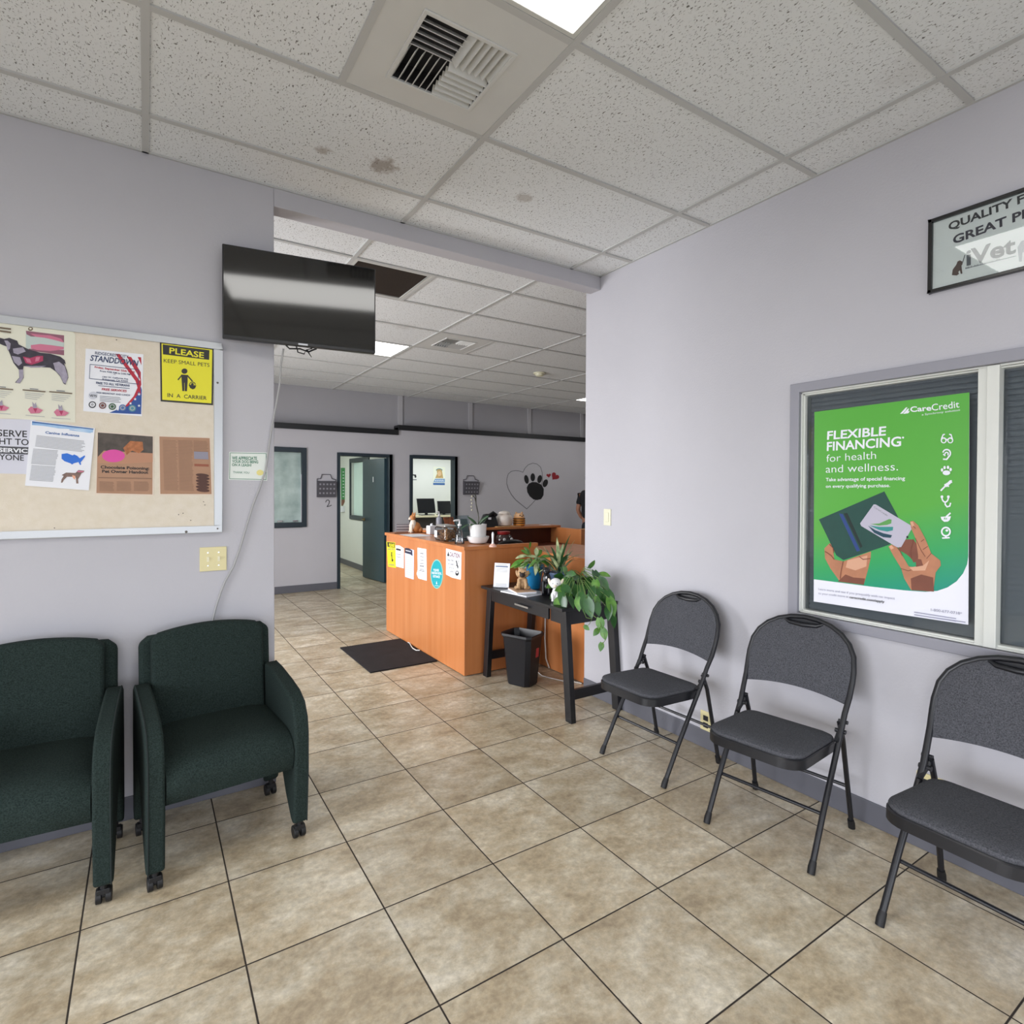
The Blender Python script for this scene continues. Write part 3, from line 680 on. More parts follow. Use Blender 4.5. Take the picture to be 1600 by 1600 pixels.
dup(fc, (2.325, .700, 0), -PI / 2 - math.radians(1.3), 'charcoal padded folding chair cut by the right picture edge', 'folding chairs along the right wall')

# ------------------------------------------------------------------ television on its wall arm
t = thing('television', 'black flat-screen television hanging on a wall arm, half over the opening', 'television', (.65, 2.90, 2.42))
T0 = Vector((.302, 2.95, 2.6244)); T1 = Vector((1.005, 2.855, 2.6244)); ex = (T1 - T0).normalized(); tw = (T1 - T0).length; tn = Vector((0, 0, 1)).cross(ex) * -1
tn = Vector((ex.y, -ex.x, 0)).normalized(); th = .438
def tp(a, b, c): return T0 + ex * a + Vector((0, 0, -b)) + tn * c    # c toward the room
def tbox(mb, a0, a1, b0, b1, c0, c1, m=None):
    return mb.hexa([tp(a0, b1, c0), tp(a1, b1, c0), tp(a1, b1, c1), tp(a0, b1, c1), tp(a0, b0, c0), tp(a1, b0, c0), tp(a1, b0, c1), tp(a0, b0, c1)], m)
SCRN = mat('glossy_black_screen', '#020203', .07, spec=.9)
tbox(M(), 0, tw, 0, th, -.028, 0).build('casing', PLAST, t, smooth=0, bevel=.004)
tbox(M(), .006, tw - .006, .006, th - .016, 0, .0012).build('screen', SCRN, t, smooth=0)
bs = M(); tbox(bs, .03, tw - .03, .05, th - .03, -.055, -.027); bs.build('back_housing', PLAST, t, smooth=0, bevel=.01)
lg = M(); tbox(lg, tw / 2 - .022, tw / 2 + .022, th - .012, th - .004, .0005, .0022, mat('silver_badge', '#b9bcc2', .3, metal=.5)); lg.build('badge', mat('silver_badge', '#b9bcc2'), t, smooth=0)
ar = M(); tbox(ar, .14, .26, .15, .27, -.085, -.055); ar.box(.42, .50, YW - .02, YW - .001, 2.36, 2.52); ar.tube([(.46, YW - .01, 2.44), (.50, 2.99, 2.44), tuple(tp(.2, .2, -.07))], .016, n=10)
ar.build('wall_bracket', BLACK, t)
cb = M(); q0 = tp(tw / 2 - .03, th - .005, -.02)
cb.tube([q0, q0 + Vector((.01, .01, -.03)), q0 + Vector((.04, .01, -.035)), q0 + Vector((.05, .01, -.012)), q0 + Vector((.075, .01, -.045)), q0 + Vector((.055, .01, -.012)), q0 + Vector((.08, .02, .0))], .0035, n=8)
cb.tube([q0 + Vector((-.05, .01, .0)), q0 + Vector((-.03, .01, -.018)), q0 + Vector((.02, .01, -.012)), q0 + Vector((.06, .01, -.022)), q0 + Vector((.10, .01, 0))], .004, n=8)
cb.build('cables', BLACK, t)
pts = [(441, 540, .06), (439, 570, .04), (437, 600, .02), (431, 635, .012), (425, 665, .012), (415, 735, .012), (405, 765, .012), (395, 790, .012), (383, 830, .012), (374, 860, .012), (365, 885, .012), (352, 908, .012), (345, 925, .012), (337, 950, .012), (331, 975, .012)]
cp = [at_y(u, v, YW - d) for u, v, d in pts]
cp[0] = at_y(443, 545, 2.965); cp += [Vector((.235, YW - .012, .72)), Vector((.22, YW - .012, .55)), Vector((.21, YW - .012, .42))]
tag(M().tube(cp, .0048, n=8).build('power_cord', mat('grey_cord', '#a6a6a6', .45)), 'grey cord running from the television down the left wall behind the armchair', 'cord')

# ------------------------------------------------------------------ switches and outlets
def switch_plate(U, n, c, w_, h_, gangs, rocker, label, name='light_switch', outlet=False):
    # c centre, w_/h_ in metres, U: local (a right, b up) to point
    t = thing(name, label, 'light switch' if not outlet else 'outlet', c)
    def bx_(mb, a0, a1, b0, b1, c0, c1, m=None):
        e = [U(a, b) + Vector(n) * cc for cc in (c0, c1) for a, b in ((a0, b0), (a1, b0), (a1, b1), (a0, b1))]
        return mb.hexa(e, m)
    bx_(M(), -w_ / 2, w_ / 2, -h_ / 2, h_ / 2, 0, .006).build('cover_plate', IVORY if not rocker else CREAM, t, smooth=0, bevel=.002)
    for g_ in range(gangs):
        a = (g_ - (gangs - 1) / 2) * .046
        if outlet:
            for b_ in (-.02, .02):
                o_ = bx_(M(), a - .016, a + .016, b_ - .014, b_ + .014, .006, .008); 
                bx_(o_, a - .008, a - .005, b_ - .003, b_ + .007, .008, .0086, INK); bx_(o_, a + .005, a + .008, b_ - .003, b_ + .007, .008, .0086, INK)
                o_.build('socket', IVORY, t, smooth=0)
        elif rocker: bx_(M(), a - .0165, a + .0165, -.033, .033, .006, .010).build('rocker', CREAM, t, smooth=0, bevel=.002)
        else:
            tg = bx_(M(), a - .005, a + .005, -.012, .012, .006, .0068); bx_(tg, a - .004, a + .004, -.002, .010, .0068, .016)
            tg.build('toggle', mat('cream_toggle', '#e8e2c4', .35), t, smooth=0)
            for b_ in (-.031, .031): bx_(M(), a - .003, a + .003, b_ - .003, b_ + .003, .006, .0072).build('screw', CHROME, t, smooth=0)
    return t
c = Vector((.269, YW, 1.148)); switch_plate(lambda a, b: c + Vector((a, 0, b)), (0, -1, 0), c, .115, .114, 2, False, 'ivory double toggle light switch on the left wall below the notice board')
c2 = Vector((XW, 2.949, 1.295)); switch_plate(lambda a, b: c2 + Vector((0, -a, b)), (-1, 0, 0), c2, .070, .114, 1, True, 'cream rocker light switch near the end of the right wall')
c3 = Vector((XW, 2.112, .155)); switch_plate(lambda a, b: c3 + Vector((0, -a, b)), (-1, 0, 0), c3, .075, .118, 1, False, 'cream outlet low on the right wall behind the folding chair nearest the table', 'wall_outlet', True)
c4 = Vector((XW, 1.0, .262)); switch_plate(lambda a, b: c4 + Vector((0, -a, b)), (-1, 0, 0), c4, .115, .114, 2, False, 'ivory double outlet low on the right wall by the chair at the picture edge', 'wall_outlet', True)

# ------------------------------------------------------------------ notice board and what is pinned to it
t = thing('notice_board', 'large cream notice board in a silver frame on the left wall', 'notice board', (-.35, YW, 1.274))
bx0, bx1, bz0, bz1 = -1.02, .308, 1.274, 2.178
CORK = mat('cream_pinboard_fabric', '#d6ccba', .85, col2='#dcd3c4', nscale=30, bump=.3, bscale=160)
M().box(bx0 + .01, bx1 - .01, YW - .012, YW - .001, bz0 + .01, bz1 - .01).build('pin_surface', CORK, t, smooth=0)
fm = M(); ALU = mat('satin_aluminium', '#b9bcbf', .35, metal=.35)
for q in ((bx0, bx1, bz0, bz0 + .033), (bx0, bx1, bz1 - .033, bz1)): fm.box(q[0], q[1], YW - .020, YW - .001, q[2], q[3])
for q in ((bx0, bx0 + .036), (bx1 - .036, bx1)): fm.box(q[0], q[1], YW - .020, YW - .001, bz0 + .033, bz1 - .033)
fm.build('frame', ALU, t, smooth=0, bevel=.003)
pn = M()
for u, v in ((85, 825), (279, 804), (286, 802), (320, 789), (318, 784), (298, 813), (182, 531), (217, 528)):
    p = at_y(u, v, YW - .014); M().ball(p, (.0022, .003, .0022), n=8).build('pin', mat('dull_pin', '#5c5650', .5), t)
for u, v, r_ in ((291, 831, .006), (340, 598, .005), (340, 826, .004)):
    p = at_y(u, v, YW - .021); M().ball(p, (r_, .003, r_), n=8).build('pin', mat('dull_pin', '#5c5650', .5), t)
YB = YW - .0125; UB = lambda u, v: at_y(u, v, YB); NB = (0, -1, 0)
K = .275
# anatomical dog chart
CH = mat('chart_cream', '#dcdbca', .5); PINK = mat('chart_pink', '#c9748f', .6); DPINK = mat('chart_magenta', '#a8345c', .6); FUR = mat('chart_fur_dark', '#3b3742', .7, noise=.2, nscale=60); FURL = mat('chart_fur_pale', '#9d97a8', .7, noise=.15, nscale=60); MAUVE = mat('chart_mauve', '#8d5a6c', .6); PALE = mat('chart_pale_blue', '#b9c6c2', .6); BROWN_INK = mat('brown_ink', '#6b5a48', .6)
a = Art(UB, NB).crop(0, 500, .1125)
a.sheet([(-520, -50), (1000, 155), (1045, 200), (1045, 1425), (-520, 1325)], CH).up()
a.poly([(360, 150), (890, 215), (890, 490), (400, 420), (360, 380)], PALE).up()
a.poly([(360, 150), (890, 215), (890, 310), (700, 265), (560, 235), (430, 230), (370, 200)], MAUVE).poly([(400, 400), (890, 420), (890, 492), (400, 425)], MAUVE).up()
a.poly([(420, 190), (560, 205), (700, 215), (850, 260), (888, 315), (780, 285), (640, 250), (500, 235)], PINK).poly([(430, 350), (560, 335), (700, 350), (885, 375), (885, 410), (700, 432), (520, 420), (430, 395)], PINK).up()
a.ell((425, 125), 34, 26, BROWN_INK).up().ell((425, 122), 18, 12, CH)
a.poly([(-30, 240), (60, 265), (130, 250), (240, 290), (260, 340), (400, 410), (560, 455), (700, 470), (840, 510), (900, 560), (915, 620), (890, 600), (930, 700), (950, 800), (920, 870), (910, 900), (880, 880), (840, 790), (780, 720), (700, 665), (560, 655), (430, 660), (330, 640), (320, 700), (330, 800), (280, 880), (210, 870), (270, 800), (262, 690), (190, 600), (130, 450), (95, 370), (40, 350), (-30, 320)], FUR).up()
a.poly([(60, 285), (110, 290), (150, 330), (140, 400), (110, 430), (90, 350)], FURL).poly([(165, 500), (280, 520), (310, 600), (260, 640), (200, 590)], FURL).poly([(262, 690), (325, 690), (325, 800), (280, 878), (225, 868), (275, 800)], FURL).poly([(740, 600), (820, 580), (900, 640), (945, 790), (915, 890), (880, 870), (840, 780), (770, 700)], FURL).poly([(340, 640), (640, 640), (560, 660), (430, 662)], FURL).poly([(180, 400), (320, 380), (360, 440), (250, 480), (190, 460)], FURL).up()
a.poly([(320, 510), (420, 530), (520, 500), (600, 500), (600, 570), (520, 600), (440, 625), (360, 600)], DPINK).up().poly([(350, 530), (420, 545), (440, 600), (380, 590)], PINK).poly([(500, 520), (560, 515), (540, 570), (490, 580)], PINK)
for x0, y0 in ((20, 930), (470, 960), (840, 985)):
    a.line([(x0 - 50, y0 - 4), (x0 + 60, y0 + 6)], 12, MIDINK).line([(x0 - 150, y0 + 12), (x0 + 160, y0 + 38)], 16, BROWN_INK)
    for k in range(4): a.line([(x0 - 120, y0 + 50 + 24 * k), (x0 + 140 - 30 * k, y0 + 74 + 24 * k)], 6, GREY_INK)
for x0, y0 in ((20, 1210), (490, 1245), (850, 1280)):
    a.poly([(x0 - 100, y0), (x0 - 60, y0 - 40), (x0 + 20, y0 - 30), (x0 + 110, y0 + 10), (x0 + 60, y0 + 50), (x0 - 60, y0 + 55)], PINK)
    a.poly([(x0 - 30, y0 - 20), (x0 - 40, y0 - 110), (x0 - 10, y0 - 70), (x0 + 10, y0 - 100), (x0 + 25, y0 - 20)], FURL).up().poly([(x0 - 30, y0 - 20), (x0 + 30, y0 - 15), (x0 + 5, y0 + 45)], DPINK)
    a.line([(x0 - 130, y0 + 80), (x0 + 130, y0 + 100)], 7, GREY_INK)
a.line([(-120, 95), (150, 130)], 22, BROWN_INK).line([(-120, 140), (150, 175)], 22, BROWN_INK)
tag(a.build('anatomy_chart', None, smooth=0), 'cream chart showing a husky dog with pink heart drawings, upper left on the notice board', 'poster')
# right to refuse service notice
a = Art(UB, NB).crop(0, 640, .13125); a.z = .0006
LAV = mat('lavender_paper', '#cfd0dc', .6)
a.sheet([(-700, 90), (420, 120), (400, 770), (-700, 742)], LAV).up()
a.text('WE RESERVE', (-440, 298), (322, 329), (-440, 220), INK, bold=.012).text('THE RIGHT TO', (-480, 392), (342, 425), (-480, 318), INK, bold=.012)
a.poly([(-440, 417), (395, 450), (392, 538), (-440, 509)], mat('notice_grey_bar', '#4b4c52', .6)).up().text('REFUSE SERVICE', (-420, 486), (385, 518), (-420, 438), PAPER, bold=.03)
a.text('TO ANYONE', (-360, 579), (285, 608), (-360, 513), INK, bold=.012)
tag(a.build('service_notice', None, smooth=0), 'lavender notice in big capitals below the anatomy chart, tucked under the blue-topped sheet', 'notice')
# canine influenza sheet
a = Art(UB, NB).crop(0, 640, .13125); a.z = .0045
SKYB = mat('print_sky_blue', '#4b86c4', .5, col2='#b9d6ee', nscale=9); DBLUE = mat('print_deep_blue', '#2a5c9e', .5); MAPB = mat('map_blue', '#1d6ad0', .5)
a.sheet([(372, 130), (1130, 222), (1058, 962), (300, 905)], PAPER).up()
a.poly([(385, 140), (1115, 228), (1105, 275), (900, 235), (700, 225), (520, 195), (382, 185)], SKYB).up().poly([(385, 140), (1115, 228), (1113, 240), (385, 155)], DBLUE).text('Canine Influenza', (540, 285), (945, 325), (545, 258), DBLUE, bold=.025)
a.line([(830, 240), (1080, 275)], 12, SKYB)
for (x0, y0, x1, y1, n_) in ((440, 310, 1020, 380, 9), (400, 470, 700, 492, 12), (380, 665, 670, 685, 12)):
    a.lines((x0, y0), (x1, y1), (-2.2, 15.5), n_, 8, GREY_INK, .08, n_)
a.poly([(735, 530), (800, 520), (865, 545), (885, 535), (920, 550), (950, 580), (1010, 545), (1015, 560), (985, 600), (960, 630), (968, 655), (955, 660), (935, 625), (880, 640), (860, 655), (840, 640), (770, 615), (735, 585)], MAPB)
a.poly([(735, 780), (790, 750), (900, 755), (935, 720), (1005, 728), (1000, 745), (970, 760), (950, 800), (930, 830), (935, 880), (910, 880), (905, 810), (860, 800), (800, 800), (760, 840), (745, 870), (728, 870), (735, 830), (760, 790)], mat('print_dog_brown', '#7c655c', .6, noise=.3, nscale=60))
a.up().poly([(860, 780), (900, 790), (895, 835), (870, 815)], mat('print_peach', '#e6a98a', .6)).poly([(920, 728), (1000, 732), (990, 745), (925, 745)], PINK)
tag(a.build('dog_flu_sheet', None, smooth=0), 'white sheet with a blue header and blue country map, slightly tilted on the notice board', 'paper sheet')
# chocolate handout
TAN = mat('tan_print', '#a98267', .6, noise=.04); TANB = mat('tan_border', '#dccdbd', .6)
a = Art(UB, NB).crop(0, 480, .275)
a.sheet([(553, 706), (873, 730), (873, 1072), (542, 1064)], TANB).up().poly([(556, 712), (868, 735), (866, 1064), (548, 1056)], TAN).up()
a.poly([(556, 712), (868, 735), (868, 830), (556, 850)], mat('print_dark_sofa', '#4e4640', .6, noise=.4, nscale=25)).poly([(556, 850), (590, 815), (868, 830), (868, 880), (700, 890), (556, 885)], mat('print_wood_top', '#b48468', .6)).up()
a.ell((645, 845), 65, 36, mat('print_hot_pink', '#d4479b', .5)).poly([(700, 800), (740, 760), (810, 765), (815, 810), (790, 830), (750, 815), (720, 840)], mat('print_puppy_orange', '#a8683f', .6, noise=.3, nscale=70))
a.text('Chocolate Poisoning:', (572, 916), (848, 924), (572, 900), INK, bold=.03).text('Pet Owner Handout', (580, 940), (842, 946), (580, 924), INK, bold=.03)
BRI = mat('tan_ink', '#8b6a54', .6)
a.line([(560, 968), (860, 974)], 6, BRI)
for x0 in (566, 664, 762): a.lines((x0, 992), (x0 + 84, 994), (0, 7), 8, 3, BRI, .1, x0)
tag(a.build('chocolate_handout', None, smooth=0), 'tan handout with a puppy photo and pink splash on the notice board', 'paper sheet')
a = Art(UB, NB).crop(0, 480, .275)
a.sheet([(902, 730), (1195, 740), (1210, 1070), (905, 1068)], TANB).up().poly([(906, 735), (1191, 744), (1202, 1062), (911, 1061)], TAN).up()
for x0, y0, n_ in ((925, 756, 36), (1012, 758, 36), (1100, 760, 8)): a.lines((x0, y0), (x0 + 82, y0 + 3), (.25, 8), n_, 3, BRI, .12, x0)
a.poly([(1102, 820), (1182, 823), (1184, 865), (1103, 862)], mat('print_dusty_blue', '#8d8a98', .6)).poly([(1104, 890), (1186, 893), (1186, 906), (1104, 903)], mat('print_rust', '#94553f', .6))
a.up()
for k in range(6): a.ell((1150 + 3 * (k % 2), 955 + 17 * k), 38, 10, mat('print_choc', '#503128', .6), 14, .1)
tag(a.build('text_handout', None, smooth=0), 'tan handout with columns of fine print, right end of the notice board', 'paper sheet')
# stand-down flyer
a = Art(UB, NB).crop(0, 480, .275)
NVY = mat('flyer_navy', '#22355e', .6); RED = mat('flyer_red', '#b3263a', .6); FBL = mat('flyer_blue', '#2a4f96', .6)
a.sheet([(487, 235), (815, 268), (806, 620), (473, 590)], PAPER).up()
a.poly([(620, 600), (720, 560), (775, 500), (800, 450), (806, 470), (802, 608), (740, 606)], FBL)
a.poly([(655, 265), (680, 266), (795, 420), (800, 500), (785, 470), (770, 420)], RED).poly([(720, 280), (745, 283), (800, 370), (800, 420), (780, 380)], RED).poly([(782, 283), (802, 285), (804, 330)], RED).up()
a.poly([(800, 400), (803, 440), (780, 500), (730, 560), (700, 575), (760, 505), (785, 450)], RED).up()
for x, y, r_ in ((790, 495, 10), (768, 523, 9), (742, 547, 9), (670, 582, 8), (790, 560, 9)):
    a.poly([(x + (r_ if k % 2 == 0 else r_ * .42) * math.sin(PI * k / 5), y - (r_ if k % 2 == 0 else r_ * .42) * math.cos(PI * k / 5)) for k in range(10)], PAPER)
a.text('RIDGECREST CITY', (540, 268), (730, 290), (541, 252), NVY, bold=.01).text('STANDDOWN', (512, 303), (785, 334), (515, 272), NVY, bold=.02, shear=.15)
a.line([(512, 325), (786, 355), (786, 438), (508, 405)], 3, NVY, True)
a.text('Friday, September 25th 2020', (538, 345), (765, 374), (538, 335), RED, bold=.03).text('From 9:00 AM to 2:00 PM', (568, 367), (740, 388), (568, 358), NVY, bold=.02).text('At', (645, 384), (658, 386), (645, 378), NVY)
a.text('1301 W. California Ave', (582, 400), (728, 412), (582, 392), NVY, bold=.02).text('Ridgecrest, CA 93555', (582, 414), (726, 426), (582, 405), NVY, bold=.02)
a.text('FREE TO ALL VETERANS', (546, 436), (737, 452), (546, 424), NVY, bold=.03).line([(560, 446), (736, 462)], 3, NVY)
a.text('FREE SERVICES', (578, 472), (720, 483), (578, 460), RED, bold=.03, shear=.1).text('FREE BREAKFAST AND LUNCH', (548, 490), (738, 505), (548, 481), NVY, bold=.02)
a.lines((568, 505), (690, 515), (0, 9), 4, 3, MIDINK, .3, 4)
a.ell((529, 502), 26, 22, mat('flyer_pale', '#c9ccd6', .6)).up().text('VETS', (508, 508), (550, 512), (508, 496), INK, bold=.03)
for x, y, m_ in ((525, 554, GREY_INK), (583, 559, mat('seal_brown', '#6e3a34', .6)), (638, 565, mat('seal_green', '#2e5a32', .6)), (697, 572, mat('seal_blue', '#4a6ea6', .6)), (752, 575, mat('seal_teal', '#4b8f9c', .6))):
    a.ell((x, y), 21, 19, INK if m_ is GREY_INK else m_).up().ell((x, y), 15, 13, PAPER if m_ is GREY_INK else GREY_INK).up().ell((x, y), 9, 8, m_); a.z -= .0007
tag(a.build('veterans_flyer', None, smooth=0), 'white flyer with navy capitals, red stripes and blue starry corner in the top row', 'flyer')
# yellow carrier sign
YEL = mat('sign_yellow', '#e3dc1e', .45); SBL = mat('sign_black', '#22211d', .5)
a = Art(UB, NB, .0015).crop(0, 480, .275)
a.sheet([(908, 196), (1216, 234), (1210, 557), (913, 535)], SBL).up()
a.poly([(918, 206), (1206, 242), (1201, 547), (922, 526)], YEL).up().poly([(924, 212), (1190, 245), (1188, 300), (926, 268)], SBL).up()
a.text('PLEASE', (962, 262), (1158, 290), (963, 230), YEL, bold=.02)
a.text('KEEP SMALL PETS', (930, 314), (1190, 340), (930, 293), SBL).text('IN  A  CARRIER', (951, 510), (1174, 527), (951, 489), SBL, bold=.01)
a.ell((1048, 364), 17, 15, SBL).poly([(1030, 383), (1066, 386), (1066, 420), (1062, 478), (1050, 477), (1049, 430), (1047, 430), (1047, 477), (1036, 477), (1032, 420)], SBL)
a.line([(1034, 386), (1012, 412)], 7, SBL).line([(1064, 388), (1092, 420)], 7, SBL).arc((1093, 440), 16, 14, PI, 2 * PI, 4, SBL)
a.poly([(1072, 441), (1115, 445), (1108, 462), (1095, 467), (1080, 460)], SBL).ell((1093, 438), 8, 7, SBL)
tag(a.build('carrier_sign', None, smooth=0), 'bright yellow and black sign about pets in a carrier, top right of the notice board', 'sign')
# leash card on the wall
a = Art(lambda u, v: at_y(u, v, YW), NB).crop(0, 480, .275)
GRNI = mat('card_green_ink', '#3f7b62', .6); CARD = mat('card_white', '#dfe5df', .6)
a.sheet([(1303, 822), (1518, 826), (1518, 986), (1298, 980)], CARD).up()
a.line([(1308, 828), (1512, 832), (1512, 980), (1304, 974)], 3, GRNI, True)
a.text('WE APPRECIATE', (1318, 866), (1460, 868), (1318, 848), GRNI, bold=.03).text('YOUR DOG BEING', (1318, 884), (1467, 887), (1318, 869), GRNI, bold=.03).text('ON A LEASH!', (1318, 902), (1428, 905), (1318, 888), GRNI, bold=.03).text('THANK YOU', (1324, 943), (1416, 946), (1324, 932), GRNI, bold=.01)
a.ell((1477, 940), 20, 16, mat('card_yellow', '#e2d78a', .6))
tag(a.build('leash_card', None, smooth=0), 'small white card with green lettering on the left wall beside the cord', 'card')

# ------------------------------------------------------------------ right wall: framed sign and the green poster
t = thing('framed_sign', 'thin black framed sign with large lettering high on the right wall', 'framed sign', (XW, .45, 2.29))
fz0, fz1, fy1, fy0 = 2.290, 2.588, 1.035, -.05
mb = M(); q = .013
for (y0, y1, z0, z1) in ((fy0, fy1, fz0, fz0 + q), (fy0, fy1, fz1 - q, fz1), (fy0, fy0 + q, fz0, fz1), (fy1 - q, fy1, fz0, fz1)): mb.box(XW - .022, XW - .001, y0, y1, z0, z1)
mb.build('frame', mat('gloss_black_frame', '#0f0f11', .25), t, smooth=0, bevel=.0015)
UF = lambda u, v: at_x(u, v, XW - .006); a = Art(UF, (-1, 0, 0)).crop(1400, 280, .125)
P0 = Vector((XW - .006, 0, 0))
def frameP(y, z): return Vector((XW - .006, y, z))
a.add([frameP(fy0 + q, fz0 + q), frameP(fy1 - q, fz0 + q), frameP(fy1 - q, fz1 - q), frameP(fy0 + q, fz1 - q)], [(0, 1, 2, 3)], mat('sign_backing', '#eef0ec', .5)); a.up()
a.text('QUALITY FOODS', (660, 640), (2250, 40), (655, 552), INK, bold=.03).text('GREAT PRICES', (715, 812), (2200, 270), (712, 715), mat('violet_black_ink', '#2f2b3a', .6), bold=.03)
GI = mat('logo_grey', '#5d6065', .5)
a.text('iVet', (880, 1080), (1500, 915), (880, 895), GI, bold=.03).line([(870, 1118), (1500, 960)], 8, MIDINK)
a.poly([(700, 1200), (710, 1130), (755, 1070), (770, 1030), (800, 1015), (830, 1030), (835, 1060), (820, 1080), (825, 1130), (832, 1180), (810, 1185), (800, 1140), (780, 1160), (790, 1185), (760, 1205)], mat('print_terrier', '#5a453e', .6)).line([(835, 1040), (862, 950)], 9, INK)
a.text('PET NUTRITION', (870, 1125), (1300, 1010), (868, 1103), MIDINK)
for x in (1520,): a.poly([(x, 850), (x + 50, 770), (x + 140, 760), (x + 180, 820), (x + 175, 1000), (x + 140, 1010), (x + 135, 900), (x + 60, 920), (x + 55, 1030), (x + 20, 1035)], GREY_INK)
a.build('printed_sheet', None, t, smooth=0)
M().box(XW - .014, XW - .0125, fy0 + q, fy1 - q, fz0 + q, fz1 - q).build('glass_pane', pane('picture_glass', '#f6f8f8'), t, smooth=0)

XP = XW + .0285; UP = lambda u, v: at_x(u, v, XP)
def poster_green():
    m = bpy.data.materials.new('poster_green_gradient'); m.use_nodes = True; nt = m.node_tree; b = nt.nodes['Principled BSDF']; b.inputs['Roughness'].default_value = .38
    g_ = nt.nodes.new('ShaderNodeNewGeometry'); s_ = nt.nodes.new('ShaderNodeSeparateXYZ'); nt.links.new(g_.outputs['Position'], s_.inputs[0])
    mz = nt.nodes.new('ShaderNodeMapRange'); mz.inputs['From Min'].default_value = 1.02; mz.inputs['From Max'].default_value = 1.48; nt.links.new(s_.outputs[2], mz.inputs['Value'])
    my = nt.nodes.new('ShaderNodeMapRange'); my.inputs['From Min'].default_value = .9; my.inputs['From Max'].default_value = 1.75; my.inputs['To Min'].default_value = -.12; my.inputs['To Max'].default_value = .42; nt.links.new(s_.outputs[1], my.inputs['Value'])
    ad = nt.nodes.new('ShaderNodeMath'); ad.operation = 'ADD'; nt.links.new(mz.outputs[0], ad.inputs[0]); nt.links.new(my.outputs[0], ad.inputs[1])
    r = nt.nodes.new('ShaderNodeValToRGB'); cr = r.color_ramp; cr.elements[0].position = .02; cr.elements[0].color = lin('#0e8f80'); cr.elements[1].position = .85; cr.elements[1].color = lin('#55a83c')
    e = cr.elements.new(.42); e.color = lin('#2fa05c'); nt.links.new(ad.outputs[0], r.inputs[0]); nt.links.new(r.outputs[0], b.inputs['Base Color']); return m
a = Art(UP, (-1, 0, 0), .0009).crop(1240, 560, .3125); PG = poster_green()
PW = mat('poster_white', '#e9eaf4', .4)
a.sheet([(105, 268), (880, 170), (874, 1332), (101, 1215)], PW).up()
a.poly([(105, 268), (880, 170), (874, 990), (868, 1030), (848, 1075), (815, 1115), (770, 1145), (720, 1162), (660, 1167), (560, 1160), (380, 1140), (101, 1104)], PG).up()
a.text('Care', (585, 268), (690, 260), (583, 243), PW, bold=.022).text('Credit', (692, 262), (830, 245), (690, 230), PW, bold=.004).text('a Synchrony solution', (642, 286), (832, 262), (642, 277), PW)
a.poly([(533, 277), (562, 246), (570, 244), (560, 262), (545, 276)], PW).poly([(548, 277), (572, 252), (578, 250), (572, 268), (560, 277)], PW).poly([(563, 276), (578, 262), (581, 263), (577, 272), (568, 276)], PW)
a.text('FLEXIBLE', (168, 406), (462, 384), (170, 366), PW, bold=.022).text('FINANCING', (167, 462), (538, 438), (168, 420), PW, bold=.022).ell((548, 396), 5, 5, PW)
a.text('for health', (165, 518), (413, 502), (165, 482), PW, bold=-.008).text('and wellness.', (162, 572), (523, 560), (162, 535), PW, bold=-.008)
a.text('Take advantage of special financing', (162, 614), (558, 608), (162, 598), PW, bold=.012).text('on every qualifying purchase.', (162, 647), (484, 643), (162, 632), PW, bold=.012)
SK1 = mat('print_skin', '#b47a5a', .5, noise=.12, nscale=14); SK2 = mat('print_skin_shadow', '#7a4634', .5, noise=.1, nscale=14); SK3 = mat('print_skin_light', '#d3a184', .5)
# hands behind
a.poly([(155, 950), (180, 925), (215, 930), (216, 950), (200, 970), (205, 1005), (250, 1015), (330, 985), (388, 965), (386, 1000), (372, 1060), (352, 1130), (232, 1115), (185, 1050), (158, 1000)], SK1)
a.poly([(520, 915), (560, 905), (600, 905), (640, 960), (650, 1010), (600, 1020), (590, 1000), (560, 975), (530, 960)], SK2)
a.up().poly([(222, 1115), (260, 1080), (300, 1095), (358, 1100), (352, 1132)], SK2).poly([(270, 1010), (370, 985), (365, 1040), (310, 1060), (262, 1045)], SK3)
WLT = mat('print_wallet_green', '#14453d', .5, noise=.08); WLD = mat('print_wallet_dark', '#0b2420', .5); WLB = mat('print_wallet_blue', '#223f7e', .5)
a.up().poly([(128, 805), (455, 665), (522, 790), (560, 900), (455, 940), (250, 1008), (215, 985)], WLT).up()
a.poly([(228, 775), (248, 778), (334, 960), (318, 966)], WLB).poly([(252, 775), (270, 772), (346, 940), (336, 948)], WLD)
a.up().poly([(402, 730), (412, 730), (588, 835), (592, 852), (540, 943), (520, 945), (340, 838), (334, 825)], mat('print_card_silver', '#b9b6c6', .35))
a.up().poly([(385, 828), (430, 825), (480, 803), (492, 806), (490, 825), (470, 832), (430, 836)], mat('print_leaf_green', '#5b9b50', .5)).poly([(380, 835), (430, 842), (500, 842), (498, 860), (470, 866), (430, 858)], mat('print_leaf_teal', '#2f8a86', .5)).poly([(374, 836), (410, 858), (450, 874), (494, 884), (488, 897), (450, 894), (405, 872)], mat('print_leaf_navy', '#134052', .5))
a.text('CareCredit', (402, 745), (470, 790), (406, 738), MIDINK)
a.poly([(584, 815), (600, 812), (625, 835), (660, 900), (690, 975), (735, 1010), (738, 1035), (712, 1070), (700, 1165), (590, 1158), (555, 1100), (540, 1050), (500, 985), (476, 940), (492, 930), (520, 945), (545, 985), (578, 1040), (620, 1045), (625, 990), (620, 950), (612, 900), (590, 850)], SK1)
